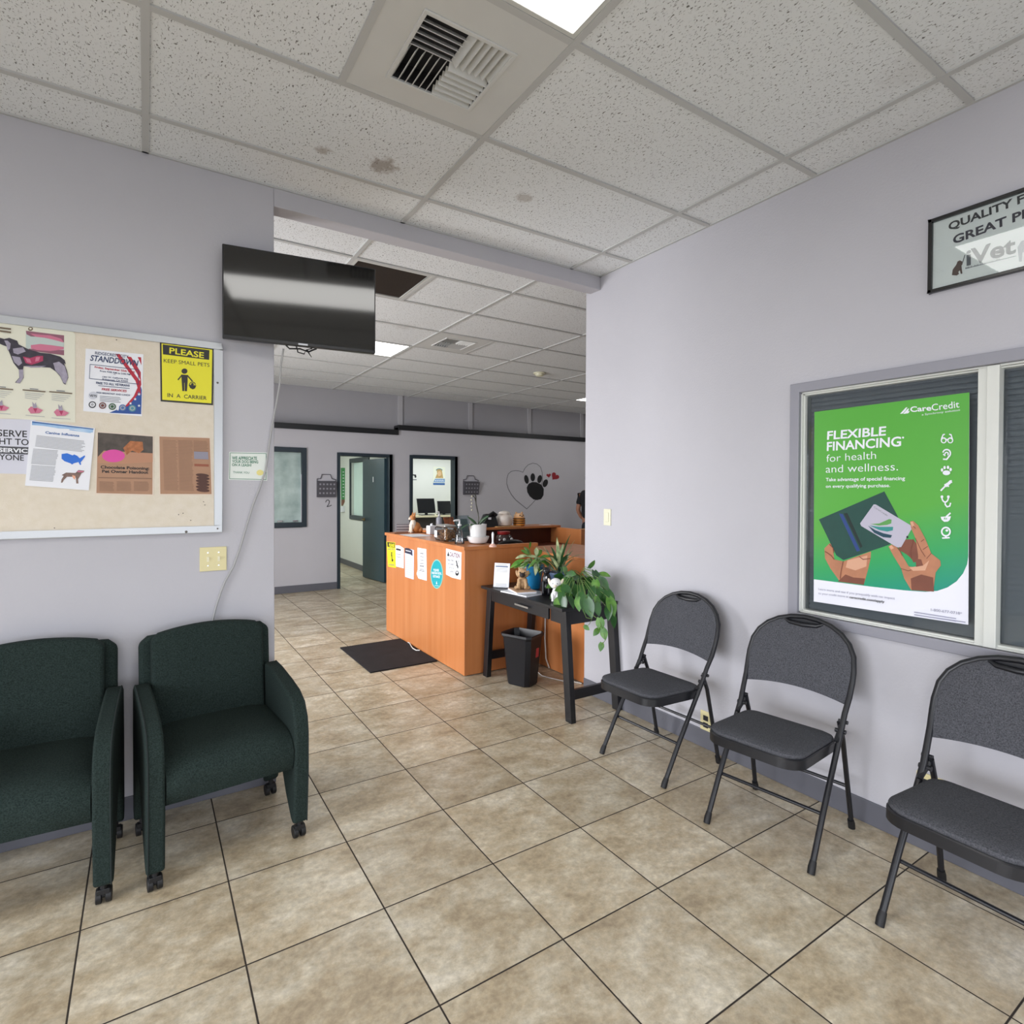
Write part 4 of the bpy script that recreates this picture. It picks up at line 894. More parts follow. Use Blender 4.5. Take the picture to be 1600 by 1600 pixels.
a.up().poly([(588, 1100), (640, 1080), (700, 1095), (704, 1166), (592, 1158)], SK2).poly([(585, 818), (598, 816), (606, 838), (594, 842)], SK3).poly([(480, 940), (492, 934), (504, 948), (490, 956)], SK3).poly([(580, 1045), (650, 1035), (680, 1010), (660, 1060), (600, 1062)], SK3).poly([(612, 1000), (640, 1005), (650, 1035), (615, 1042)], SK2)
a.up()
for P_ in ([(520, 945), (535, 965), (545, 985)], [(612, 900), (640, 960), (660, 990)], [(600, 905), (585, 960), (590, 1000)], [(560, 975), (600, 970), (620, 975)], [(540, 1050), (575, 1062), (590, 1058)], [(600, 838), (612, 850)], [(655, 905), (640, 915)], [(672, 940), (650, 955)], [(690, 975), (668, 1000)], [(182, 930), (200, 948), (202, 970)], [(160, 965), (190, 985), (205, 1005)], [(250, 1015), (240, 1060), (235, 1100)], [(386, 1000), (350, 1005), (330, 990)]): a.line(P_, 3.5, SK2)
a.ell((571, 893), 5, 6, INK)
# icons
lw_ = 6
a.ell((753, 410), 15, 15, PW).ell((786, 410), 15, 15, PW).line([(742, 402), (750, 382), (757, 380)], lw_, PW).line([(796, 402), (790, 382), (782, 380)], lw_, PW).line([(766, 406), (774, 406)], lw_, PW).up().ell((753, 411), 9, 9, PG).ell((786, 411), 9, 9, PG)
a.arc((768, 475), 19, 19, -PI * .9, PI * .35, 7, PW).arc((768, 478), 8, 8, -PI, PI * .2, 6, PW).line([(784, 486), (768, 505), (752, 504)], 7, PW).line([(752, 480), (760, 486)], 6, PW)
a.ell((767, 572), 19, 12, PW)
for x, y in ((745, 558), (758, 546), (775, 545), (788, 556)): a.ell((x, y), 6, 8.5, PW)
a.line([(740, 660), (768, 632), (792, 612)], 8, PW).line([(762, 630), (778, 640)], 7, PW)
for k in range(4): a.line([(758 + 9 * k, 630 - 5 * k), (768 + 9 * k, 636 - 5 * k)], 5, PW)
a.poly([(756, 636), (786, 608), (794, 620), (768, 644)], PW)
a.arc((761, 694), 16, 24, 0, PI, 7, PW).line([(761, 718), (761, 730), (770, 742), (784, 738), (788, 724)], 7, PW).ell((745, 692), 7, 7, PW).ell((777, 692), 7, 7, PW)
a.poly([(738, 792), (790, 789), (784, 808), (774, 816), (756, 817), (743, 806)], PW).line([(768, 790), (786, 774)], 8, PW).up().text('Rx', (755, 806), (772, 804), (755, 796), PG, bold=.02)
a.ell((765, 866), 25, 25, PW).line([(748, 898), (782, 896)], 7, PW).line([(765, 888), (765, 898)], 8, PW).up().ell((765, 866), 17, 17, PG).up().ell((770, 860), 7, 6, PW)
LI = mat('poster_fine_print', '#8f90a8', .6)
a.text('Learn more and see if you prequalify with no impact', (128, 1157), (510, 1205), (128, 1147), LI).text('to your credit score at', (128, 1178), (278, 1196), (128, 1168), LI).text('carecredit.com/apply', (283, 1198), (458, 1222), (283, 1187), INK, bold=.02)
a.text('1-800-677-0718*', (690, 1262), (846, 1282), (690, 1249), LI).lines((608, 1268), (815, 1300), (0, 13), 2, 4, LI).lines((700, 1295), (862, 1318), (0, 6), 1, 4, LI)
tag(a.build('green_poster', None, smooth=0), 'large green poster of hands holding a wallet and card, taped inside the right window', 'poster')

# ------------------------------------------------------------------ far wall decorations
YD = YF - .001
UW = lambda u, v: at_y(u, v, YD)
DECB = mat('decal_black', '#101114', .5); DECR = mat('decal_red', '#8a1f2a', .5); DECG = mat('decal_grey_line', '#5a5a5e', .5)
a = Art(UW, NB, .0005).crop(700, 660, .1625)
hp = [(720, 480), (690, 468), (650, 463), (610, 470), (580, 495), (566, 540), (565, 590), (580, 640), (610, 695), (650, 745), (700, 785), (757, 832), (800, 790), (850, 735), (890, 640), (908, 560), (905, 480), (890, 430), (855, 400), (815, 392), (770, 408), (740, 440)]
a.line(hp, 5, DECG, True)
tag(a.build('heart_outline_decal', None, smooth=0), 'thin line heart outline on the far wall behind the paw print', 'wall decal')
a = Art(UW, NB, .0012).crop(700, 660, .1625)
a.poly([(757, 625), (775, 590), (810, 573), (850, 575), (900, 600), (921, 640), (918, 700), (895, 738), (855, 747), (820, 740), (785, 710), (762, 670)], DECB)
a.ell((754, 548), 21, 43, DECB, ang=-.2).ell((815, 528), 22, 39, DECB).ell((881, 545), 22, 39, DECB, ang=.2).ell((935, 585), 24, 39, DECB, ang=.35)
tag(a.build('paw_print_decal', None, smooth=0), 'large black paw print painted on the far wall', 'wall decal')
def heart(c, s, rot): return [(c[0] + s * (math.cos(rot) * x - math.sin(rot) * y), c[1] + s * (math.sin(rot) * x + math.cos(rot) * y)) for x, y in [(16 * math.sin(k * PI / 12) ** 3 / 16, -(13 * math.cos(k * PI / 12) - 5 * math.cos(k * PI / 6) - 2 * math.cos(k * PI / 4) - math.cos(k * PI / 3)) / 16) for k in range(24)]]
for c_, s_, r_, lb in (((1028, 520), 40, .65, 'larger red heart painted on the far wall right of the paw print'), ((968, 510), 22, -.1, 'smaller red heart painted on the far wall right of the paw print')):
    a = Art(UW, NB, .0005).crop(700, 660, .1625); a.poly(heart(c_, s_, r_), DECR); tag(a.build('red_heart_decal', None, smooth=0), lb, 'wall decal')
a = Art(UW, NB, .0005).crop(420, 600, .1875); a.line([(474, 985), (480, 970), (495, 966), (506, 978), (500, 1000), (485, 1022), (505, 1018), (522, 1010)], 6, DECB)
tag(a.build('number_two_decal', None, smooth=0), 'hand-painted number 2 on the far wall below the left metal holder', 'wall number')
HOLD = mat('dark_grey_metal_holder', '#4d4c53', .5); 
def wall_holder(x0, x1, z0, z1, label):
    t = thing('wall_file_holder', label, 'wall holder', ((x0 + x1) / 2, YF, z0), group='hanging metal holders on the far wall')
    mb = M(); d = .06; w_ = x1 - x0
    mb.box(x0, x1, YF - .008, YF - .002, z0, z1, HOLD); mb.hexa([(x0 + .01, YF - .035, z0), (x1 - .01, YF - .035, z0), (x1 - .01, YF - .008, z0), (x0 + .01, YF - .008, z0), (x0, YF - d, z1 - .01), (x1, YF - d, z1 - .01), (x1, YF - .008, z1 - .01), (x0, YF - .008, z1 - .01)], HOLD)
    hw = (z1 - z0); M().tube([(x0 + .004, YF - .01, z1 - .01), (x0 + .004, YF - .01, z1 + .03), (x0 + w_ * .2, YF - .01, z1 + .035), (x0 + w_ * .26, YF - .01, z1 + .095), (x0 + w_ * .7, YF - .01, z1 + .095), (x0 + w_ * .78, YF - .01, z1 + .035), (x1 - .004, YF - .01, z1 + .02), (x1 - .004, YF - .01, z1 - .01)], .006, n=6).build('wire_hanger', HOLD, t)
    dm = mb; LG = mat('punched_dot', '#8c8b93', .6)
    for r_ in range(3):
        for k in range(5):
            q = Vector((x0 + w_ * (.14 + .18 * k), 0, z1 - .05 - .065 * r_)); e = (q.z - z0) / (z1 - z0); yy = YF - .035 - .025 * e - .0015
            dm.add([(q.x - .012, yy, q.z - .012), (q.x + .012, yy, q.z - .012), (q.x + .012, yy - .0012, q.z + .012), (q.x - .012, yy - .0012, q.z + .012)], [(0, 1, 2, 3)], LG)
    mb.build('pocket', None, t, smooth=0)
wall_holder(2.095, 2.375, 1.365, 1.605, 'dark grey metal holder on the far wall left of the open door')
wall_holder(4.505, 4.80, 1.40, 1.625, 'dark grey metal holder on the far wall above the orchid')

# things in the two rooms behind
a = Art(lambda u, v: at_x(u, v, 3.2995), (-1, 0, 0), .001).crop(480, 700, .15)
a.sheet([(350, 207), (394, 207), (392, 560), (372, 605), (356, 600)], PG if False else mat('tall_green_poster', '#2f8a45', .5, noise=.1, nscale=4)).up()
for k in range(9): a.line([(372, 250 + 32 * k), (382, 250 + 32 * k)], 8, PAPER)
a.poly([(356, 540), (392, 535), (392, 560), (372, 602), (357, 600)], SK2)
tag(a.build('tall_green_poster', None, smooth=0), 'narrow-looking green poster on the inner wall of the room with the open door', 'poster')
a = Art(lambda u, v: at_x(u, v, 3.298), (-1, 0, 0), .03).crop(480, 700, .15)
a.sheet([(356, 608), (392, 608), (392, 665), (358, 668)], PAPER)
tag(a.build('glove_dispenser', None, smooth=0), 'white box on the inner wall just under the tall green poster', 'dispenser')
t = thing('office_counter', 'cream-topped counter in the lit office doorway behind the desk', 'counter', (5.0, 10.7, 0))
M().box(3.43, 6.09, 10.42, 10.999, .925, .96).build('worktop', mat('cream_worktop', '#e4dcb9', .4), t, smooth=0, bevel=.004)
mb = M().box(3.43, 6.09, 10.50, 10.99, 0, .925); mb.build('base_cabinet', mat('dark_cabinet', '#3a3531', .5), t, smooth=0)
def screen_at(u0, u1, v0, v1, Y, label, name, tilt):
    p0 = at_y(u0, v1, Y); p1 = at_y(u1, v1, Y); zt_ = at_y(u0, v0, Y).z
    t = thing(name, label, 'monitor', ((p0.x + p1.x) / 2, Y, .96))
    mb = M(); mb.hexa([(p0.x, Y, p0.z), (p1.x, Y, p0.z), (p1.x, Y + .03, p0.z), (p0.x, Y + .03, p0.z), (p0.x - tilt, Y + .04, zt_), (p1.x - tilt, Y + .04, zt_), (p1.x - tilt, Y + .07, zt_), (p0.x - tilt, Y + .07, zt_)])
    mb.build('screen', mat('dark_screen', '#0b0c0f', .25), t, smooth=0, bevel=.004)
    st = M(); cx = (p0.x + p1.x) / 2; st.box(cx - .03, cx + .03, Y + .035, Y + .06, .965, p0.z + .08); st.box(cx - .14, cx + .14, Y - .06, Y + .12, .961, .975); st.build('stand', PLAST, t, smooth=0, bevel=.003)
screen_at(654, 681, 779, 802, 10.6, 'black monitor on the left of the office counter', 'computer_monitor', .02)
screen_at(685, 705, 783, 803, 10.6, 'smaller black monitor on the right of the office counter', 'computer_monitor', 0)
a = Art(lambda u, v: at_y(u, v, 10.998), NB, .001).crop(640, 700, .1)
a.sheet([(372, 290), (556, 300), (552, 578), (366, 575)], mat('calendar_cream', '#e3e6d4', .5)).up().poly([(395, 480), (552, 480), (550, 540), (370, 535)], mat('calendar_blue_pale', '#7f9fc4', .5)).up().poly([(368, 545), (550, 548), (550, 578), (368, 575)], DBLUE)
a.poly([(420, 330), (450, 325), (500, 330), (510, 380), (525, 470), (400, 470), (430, 400)], mat('calendar_tan', '#b79a63', .6, noise=.3, nscale=40)).up().arc((462, 350), 45, 25, PI, 2 * PI, 12, mat('calendar_teal', '#4f7f86', .6)).ell((465, 400), 30, 40, mat('calendar_peach', '#d7b48a', .6))
for k in range(5): a.line([(400 + 28 * k, 500), (412 + 28 * k, 520)], 8, PAPER)
tag(a.build('office_poster', None, smooth=0), 'small cream and blue poster on the office wall above the monitors', 'poster')
a = Art(lambda u, v: at_y(u, v, 10.998), NB, .001).crop(640, 700, .1)
a.poly([(30, 410), (100, 415), (108, 455), (85, 470), (70, 430), (30, 430)], INK).line([(30, 495), (105, 495)], 14, MIDINK)
tag(a.build('wall_lettering', None, smooth=0), 'dark sketchy lettering on the office wall beside the doorway', 'wall decal')

# ------------------------------------------------------------------ reception desk
t = thing('reception_desk', 'orange cherry reception desk with raised ledges, notices taped to its front', 'reception desk', (2.12, 3.95, 0))
ZT = 1.032
M().box(2.118, 2.142, 3.95, 5.68, .006, ZT - .028).build('front_panel', WOOD, t, smooth=0, bevel=.002)
M().box(2.142, 2.81, 3.95, 3.974, .006, ZT - .028).build('end_panel', WOOD, t, smooth=0, bevel=.002)
M().box(2.106, 2.43, 3.938, 5.70, ZT - .028, ZT).build('front_ledge', WOOD, t, smooth=0, bevel=.002)
M().box(2.43, 2.822, 3.938, 3.986, ZT - .028, ZT).build('end_cap', WOOD, t, smooth=0, bevel=.002)
M().box(2.43, 4.19, 5.38, 5.70, 1.038, 1.062).build('rear_ledge', WOOD, t, smooth=0, bevel=.002)
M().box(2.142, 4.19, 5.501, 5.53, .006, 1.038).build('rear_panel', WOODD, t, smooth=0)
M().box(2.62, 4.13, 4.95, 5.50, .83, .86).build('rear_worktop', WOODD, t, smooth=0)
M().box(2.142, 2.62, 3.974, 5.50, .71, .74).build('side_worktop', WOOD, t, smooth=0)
M().box(4.13, 4.19, 4.93, 5.50, .006, 1.038).build('wing_panel', WOOD, t, smooth=0, bevel=.002)
M().box(2.812, 2.836, 3.22, 3.95, .006, .935).build('return_panel', WOOD, t, smooth=0, bevel=.002)
M().box(2.812, 3.50, 3.22, 4.28, .935, .962).build('return_worktop', WOOD, t, smooth=0, bevel=.003)
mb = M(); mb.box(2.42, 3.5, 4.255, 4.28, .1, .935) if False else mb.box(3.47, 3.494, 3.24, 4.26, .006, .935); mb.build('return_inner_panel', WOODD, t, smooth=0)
# notices on the desk front
def desk_sheet(corners, name, label, cat, fill=PAPER, deco=None, th_=.0008):
    a = Art(lambda u, v: at_x(u, v, 2.1175), (-1, 0, 0), th_).crop(600, 760, .125); a.sheet(corners, fill).up()
    if deco: deco(a)
    tag(a.build(name, None, smooth=0), label, cat)
def deco_y(a):
    a.poly([(42, 695), (136, 706), (136, 768), (45, 755)], SBL).up().text('PLEASE', (64, 750), (130, 758), (64, 712), YEL, bold=.04).text('KEEP PETS', (48, 790), (134, 798), (48, 772), MIDINK, bold=.02)
    a.ell((97, 832), 9, 10, SBL).poly([(88, 845), (104, 847), (104, 890), (110, 935), (98, 940), (96, 890)], SBL).poly([(100, 905), (118, 912), (114, 940), (102, 935)], SBL).text('LEASHED', (58, 985), (134, 995), (58, 965), MIDINK, bold=.02)
desk_sheet([(32, 690), (140, 700), (150, 1020), (52, 1002)], 'leash_sign', 'yellow sign at the far left end of the desk front', 'sign', YEL, deco_y)
def deco_1(a):
    a.line([(160, 785), (205, 795)], 22, INK)
    a.lines((158, 845), (235, 860), (2, 33), 2, 7, MIDINK, .3, 2).lines((158, 910), (225, 922), (2, 30), 3, 5, GREY_INK, .3, 3)
desk_sheet([(146, 735), (195, 738), (250, 775), (248, 1025), (150, 1000)], 'desk_notice', 'white notice right next to the yellow sign on the desk front', 'notice', PAPER, deco_1, .0011)
def deco_2(a):
    a.poly([(262, 768), (310, 772), (355, 800), (358, 870), (330, 850), (262, 830)], mat('notice_navy', '#2a2c42', .5)).up().line([(275, 800), (335, 815)], 8, PAPER).lines((275, 880), (360, 905), (0, 26), 9, 4, mat('pale_blue_ink', '#9fb0d8', .6), .15, 7)
desk_sheet([(262, 765), (375, 795), (372, 1165), (264, 1130)], 'desk_notice', 'pale blue notice with dark header on the desk front', 'notice', mat('pale_blue_paper', '#cdd7ee', .6), deco_2)
def deco_3(a):
    for k, (w_, b_) in enumerate(((34, 12), (38, 8), (38, 8), (44, 8), (46, 14), (44, 8))):
        y = 835 + 42 * k - (10 if k > 3 else 0); a.line([(474 - w_ / 2, y), (474 + w_ / 2, y + 6)], b_, MIDINK)
    a.line([(445, 1050), (505, 1062)], 7, INK)
desk_sheet([(420, 765), (530, 785), (536, 1180), (430, 1150), (408, 1090), (422, 1040)], 'desk_notice', 'white notice with centred lines, left of the teal oval on the desk', 'notice', PAPER, deco_3)
a = Art(lambda u, v: at_x(u, v, 2.1175), (-1, 0, 0), .0008).crop(600, 760, .125)
TEAL = mat('sticker_teal', '#17a3ae', .4); TEALP = mat('sticker_rim', '#8ec5b8', .4)
a.sheet([(660 + 78 * math.cos(2 * PI * k / 28), 1096 + 184 * math.sin(2 * PI * k / 28)) for k in range(28)], TEALP).up().ell((660, 1096), 70, 170, TEAL).up()
a.text('PLEASE', (622, 1058), (688, 1064), (622, 1030), PAPER, bold=.02).text('MAINTAIN SOCIAL', (600, 1094), (722, 1104), (600, 1066), PAPER, bold=.02).text('DISTANCE', (614, 1136), (700, 1146), (614, 1108), PAPER, bold=.02).poly([(652, 1220), (660, 1182), (668, 1222)], PAPER).line([(638, 1240), (684, 1244)], 5, PAPER)
tag(a.build('oval_floor_sticker', None, smooth=0), 'teal oval sticker with white lettering on the desk front', 'sticker')
def deco_c(a):
    RD = mat('caution_maroon', '#6e2f48', .5)
    a.poly([(790, 868), (805, 812), (820, 872)], INK).text('CAUTION', (822, 872), (948, 900), (824, 820), RD, bold=.02)
    for k, s in enumerate(('Keep Pets', 'on Leash', 'or in a', 'Carrier')): a.text(s, (790 + 12 * k, 925 + 48 * k), (872, 940 + 46 * k), (790 + 12 * k, 902 + 48 * k), MIDINK, bold=.02)
    a.line([(905, 930), (925, 1020)], 13, INK).line([(925, 965), (938, 925)], 4, INK).line([(905, 985), (930, 1000)], 10, INK).ell((915, 1085), 22, 32, INK).up().ell((915, 1075), 12, 12, PAPER)
desk_sheet([(776, 775), (970, 825), (962, 1168), (850, 1140), (775, 1100)], 'caution_notice', 'white caution notice with dog pictogram near the desk corner', 'notice', PAPER, deco_c)

# ------------------------------------------------------------------ things on the desk
def on(u, v, z=ZT): p = at_z(u, v, z); return Vector((p.x, p.y, z))
def scl(p): return (p - EYE).dot(CF) / FPX      # metres per pixel at point p
# corgi-like dog figurine
p = on(646, 832.5); s = scl(p)
TANF = mat('figurine_tan', '#b87a44', .5, noise=.12, nscale=60); CRF = mat('figurine_cream', '#e9dccb', .5)
t = thing('dog_figurine', 'small orange and white sitting dog figurine on the far end of the desk ledge', 'figurine', p)
b_ = M(); b_.ball(p + Vector((.03, .0, .055)), (.05, .04, .058), TANF); b_.ball(p + Vector((-.005, 0, .085)), (.034, .034, .06), CRF); b_.ball(p + Vector((.07, 0, .03)), (.032, .045, .032), TANF)
for q in (-.018, .018): b_.tube([p + Vector((-.025, q, .09)), p + Vector((-.03, q, .012)), p + Vector((-.042, q, .007))], [.014, .011, .011], CRF, n=8)
b_.build('body', None, t)
h_ = M(); h_.ball(p + Vector((-.008, 0, .158)), (.032, .030, .030), TANF); h_.ball(p + Vector((-.036, 0, .148)), (.022, .015, .014), CRF); h_.ball(p + Vector((-.057, 0, .151)), .005, INK, n=8)
for q in (-.02, .02): h_.tube([p + Vector((0, q, .175)), p + Vector((.004, q * 1.3, .20)), p + Vector((.006, q * 1.5, .215))], [.013, .009, .002], TANF, n=8); h_.ball(p + Vector((-.03, q * .6, .164)), .0035, INK, n=6)
h_.build('head', None, t)
p = on(640, 836); tag(M().hexa([(2.13, 5.02, ZT + .0005), (2.34, 5.02, ZT + .0005), (2.34, 5.34, ZT + .0005), (2.13, 5.34, ZT + .0005), (2.13, 5.02, ZT + .002), (2.34, 5.02, ZT + .002), (2.34, 5.34, ZT + .002), (2.13, 5.34, ZT + .002)]).build('loose_paper', PAPER, smooth=0), 'white sheet lying flat in front of the dog figurine on the desk', 'paper sheet')
# grey lettered plaque
a = Art(lambda u, v: at_y(u, v, 5.70), NB, .006).crop(600, 760, .125)
a.sheet([(150, 470), (330, 470), (330, 580), (150, 580)], mat('plaque_grey', '#8b8c96', .5)).up()
for k in range(3): a.line([(158, 490 + 33 * k), (318, 488 + 33 * k)], 9, PAPER)
tag(a.build('lettered_plaque', None, smooth=0), 'small grey plaque with three rows of white lettering behind the dog figurine', 'plaque')
# note cube
p = on(672, 834.5); M_ = M().box(p.x - .02, p.x + .06, p.y - .04, p.y + .05, ZT, ZT + .085)
t = thing('tissue_cube', 'white cube box beside the sanitizer pump on the desk', 'box', p); M_.build('box', PAPER, t, smooth=0, bevel=.004)
M().tube([p + Vector((.02, 0, .085)), p + Vector((.015, .005, .10)), p + Vector((.028, 0, .108))], [.018, .010, .003], n=8).build('tissue', PAPER, t)
def pump_bottle(p, h, r, body, label, sx=1, cone=0, liquid=None):
    t = thing('pump_bottle', label, 'bottle', p)
    M().lathe([(r * .92, 0), (r, .008), (r * (1 - cone * .3), h * .45), (r * (.95 - cone * .62), h * .62), (r * .32, h * .70), (r * .30, h * .74)], p, n=20).build('bottle_body', body, t)
    M().lathe([(r * .36, h * .74), (r * .40, h * .75), (r * .40, h * .80), (r * .16, h * .82), (r * .15, h * .94)], p, n=16).tube([p + Vector((.0, 0, h * .95)), p + Vector((-r * .2, 0, h * .97)), p + Vector((-r * 1.2, 0, h * .955)), p + Vector((-r * 1.3, 0, h * .93))], [r * .2, r * .22, r * .15, r * .13], n=10).build('pump_head', mat('white_plastic', '#e8e8ea', .35), t)
    return t
p = at_y(686, 824, 5.5); t_ = pump_bottle(Vector((p.x, p.y, 1.062)), .19, .032, mat('grey_label_bottle', '#9ea0aa', .3), 'white-topped grey sanitizer bottle on the rear ledge of the desk')
p = at_y(704, 822, 5.55); p.z = 1.062
t = thing('card_holder', 'small holder with an orange picture on the rear desk ledge', 'holder', p)
M().hexa([p + Vector(q) for q in ((-.055, -.005, 0), (.055, -.005, 0), (.055, 0, 0), (-.055, 0, 0), (-.075, .03, .12), (.045, .03, .12), (.045, .035, .12), (-.075, .035, .12))]).build('picture_card', mat('orange_picture', '#b5683c', .5, col2='#3a2c28', nscale=30), t, smooth=0)
M().box(p.x - .06, p.x + .06, p.y - .02, p.y + .05, p.z, p.z + .012).build('base', PLAST, t, smooth=0)
p = on(700, 824, 1.062); tag(M().box(2.56, 2.80, 5.385, 5.44, 1.0625, 1.067).build('loose_paper', PAPER, smooth=0), 'white sheet lying on the rear desk ledge beside the orange card', 'paper sheet')
# square glass treat jar
p = Vector((2.225, 4.50, ZT)); t = thing('treat_jar', 'square glass jar of brown dog treats with a metal lid on the desk', 'jar', p)
jw = .062; M().box(p.x - jw, p.x + jw, p.y - .11, p.y + .11, ZT + .001, ZT + .125).build('glass_body', pane('jar_glass', '#e4eaea', .1, .05), t, smooth=0, bevel=.018, seg=4)
rd = random.Random(5); tr_ = M()
for k in range(110):
    q = Vector((p.x + rd.uniform(-.044, .044), p.y + rd.uniform(-.092, .035), ZT + .012 + rd.random() * .088)); rot = Matrix.Rotation(rd.random() * 6, 3, Vector((rd.random() - .5, rd.random() - .5, rd.random() - .5)).normalized())
    tr_.ball(q, (.019, .011, .007), n=8, rot=rot)
tb = tr_.build('treats', mat('dog_treat_brown', '#a8784e', .8, noise=.3, nscale=50), t); tb['kind'] = 'stuff'
M().box(p.x - jw * .9, p.x + jw * .9, p.y - .09, p.y + .09, ZT + .126, ZT + .143).build('jar_lid', mat('brushed_lid', '#b7b4b0', .3, metal=.6), t, smooth=0, bevel=.006)
M().box(p.x - jw - .0025, p.x - jw - .001, p.y + .045, p.y + .10, ZT + .03, ZT + .09).build('jar_label', PAPER, t, smooth=0)
# clear acrylic pump bottle and brochure stand
p = on(718, 850); pump_bottle(p, .205, .042, pane('clear_blue_plastic', '#eaf0f6', .2, .12), 'clear cone-shaped pump bottle beside the orchid on the desk', cone=1)
p = on(731, 846); t = thing('acrylic_stand', 'clear acrylic stand behind the orchid pot on the desk', 'stand', p)
M().hexa([p + Vector(q) for q in ((-.05, .10, .001), (.10, .10, .001), (.10, .106, .001), (-.05, .106, .001), (-.06, .15, .22), (.09, .15, .22), (.09, .156, .22), (-.06, .156, .22))]).build('sleeve', pane('acrylic', '#dfe8ea', .08), t, smooth=0)
M().box(p.x - .05, p.x + .10, p.y + .04, p.y + .11, ZT + .0005, ZT + .005).build('foot', MATS['acrylic'], t, smooth=0)
M().hexa([p + Vector(q) for q in ((-.035, .109, .02), (.085, .109, .02), (.085, .112, .02), (-.035, .112, .02), (-.045, .152, .19), (.075, .152, .19), (.075, .155, .19), (-.045, .155, .19))]).build('leaflet', mat('leaflet_grey', '#aab3b0', .6, noise=.1, nscale=30), t, smooth=0)

# leaves
def leaf(mb, base, d, up_, L, W, m, kind='heart', droop=.3, fold=.15, n=7):
    d = Vector(d).normalized(); up_ = Vector(up_); s_ = d.cross(up_).normalized(); up_ = s_.cross(d).normalized()
    rows = []
    for k in range(n + 1):
        e = k / n
        if kind == 'heart': w_ = W * (math.sin(PI * min(1, e * .92 + .08)) ** .55) * (1 - e) ** .35 if e < 1 else 0; w_ *= (1.0 if e > .08 else .75)
        elif kind == 'strap': w_ = W * min(1, e * 6 + .35) * (1 - e ** 2.2)
        else: w_ = W * math.sin(PI * (e * .97 + .02)) ** .8
        c_ = base + d * (L * (e - droop * .12 * e * e)) - Vector((0, 0, 1)) * (droop * L * e * e) ; bk = (-.12 * L if (kind == 'heart' and k == 0) else 0)
        rows.append((c_, w_, bk))
    vs = []; fs = []
    for c_, w_, bk in rows:
        vs += [c_ - s_ * w_ + up_ * fold * w_ + d * bk, c_, c_ + s_ * w_ + up_ * fold * w_ + d * bk]
    for k in range(n): a_ = 3 * k; fs += [(a_, a_ + 1, a_ + 4, a_ + 3), (a_ + 1, a_ + 2, a_ + 5, a_ + 4)]
    mb.add(vs, fs, m); return mb
LF1 = mat('pothos_leaf', '#2f6222', .32, col2='#6a9a3c', nscale=22); LF2 = mat('pothos_leaf_dark', '#1c4220', .3, col2='#35662a', nscale=14)
LFD = mat('deep_green_leaf', '#1f4a2c', .3, col2='#3c6b3c', nscale=18); LFV = mat('variegated_leaf', '#3f6b45', .35, col2='#d6dca8', nscale=26, stretch=(1, 1, .6)); STM = mat('plant_stem', '#5e7a3a', .5); STB = mat('orchid_stem', '#3b3a30', .5)
# orchid
p = Vector((2.335, 4.12, ZT)); t = thing('potted_orchid', 'bare-stemmed orchid in a white ceramic pot and saucer near the desk corner', 'potted plant', p)
M().lathe([(.045, 0), (.072, .012), (.090, .045), (.094, .062), (.088, .062), (.070, .05)], p, n=32).build('saucer', WHITEC, t)
M().lathe([(.055, .045), (.066, .055), (.072, .155), (.073, .165), (.066, .165), (.063, .13), (0, .128)], p, n=32).build('pot', WHITEC, t)
lv = M()
for dx, dy, L_, dr, ux in ((-1, .1, .20, .55, 0), (.95, .25, .17, .12, .35), (.5, -.5, .15, .1, .2), (-.35, .6, .15, .1, .1), (-.75, -.5, .16, .4, 0)):
    leaf(lv, p + Vector((0, 0, .14)), (dx, dy, .55 + ux), (0, 0, 1), L_, .028, LFD, 'oval', dr, .2)
lv.build('leaves', None, t, smooth=60)
top = at_y(742, 772, 4.12)
M().tube([p + Vector((0, 0, .13)), p + Vector((.005, 0, .22)), p + Vector((-.02, 0, .33)), top + Vector((.01, 0, -.02)), top], .005, n=6).tube([p + Vector((.01, 0, .13)), p + Vector((.0, 0, .26)), p + Vector((-.03, 0, .38)), top + Vector((-.02, 0, -.01))], .004, n=6).build('flower_spike', STB, t)
bd = M()
for k in range(5): bd.ball(top + Vector((-.028 - .004 * (k % 2), 0, -.02 - .028 * k)), (.007, .007, .009), n=8)
bd.build('buds', mat('orchid_bud', '#a9a58f', .5), t)
# small brush
p = on(770, 854.5); t = thing('counter_brush', 'small white-handled brush with pink bristles standing on the desk end', 'brush', p)
M().lathe([(.030, 0), (.028, .012), (.012, .026)], p, n=16).build('bristles', mat('pink_bristles', '#e2b3a4', .8), t)
M().tube([p + Vector((0, 0, .024)), p + Vector((0, 0, .05)), p + Vector((0, 0, .10)), p + Vector((0, 0, .118))], [.010, .007, .010, .005], n=10).build('handle', mat('white_plastic', '#e8e8ea'), t)
# red-lidded jar on the rear worktop
pz = at_y(787, 851, 5.1); p = Vector((pz.x, 5.1, .861)); t = thing('candy_jar', 'dark glass jar with a red lid seen behind the desk end', 'jar', p)
M().lathe([(.05, 0), (.085, .03), (.095, .09), (.08, .135), (.06, .15)], p, n=24).build('glass_body', mat('smoky_glass', '#3a2a28', .1, spec=.7), t)
M().lathe([(.065, .15), (.068, .155), (.068, .18), (.0, .185)], p, n=24).build('jar_lid', mat('red_lid', '#8e1f1f', .35), t)
e_ = M()
for q in (-.045, .045): e_.ball(p + Vector((q, -.086, .10)), (.018, .008, .018), n=12)
e_.build('round_labels', mat('white_plastic', '#e8e8ea'), t)
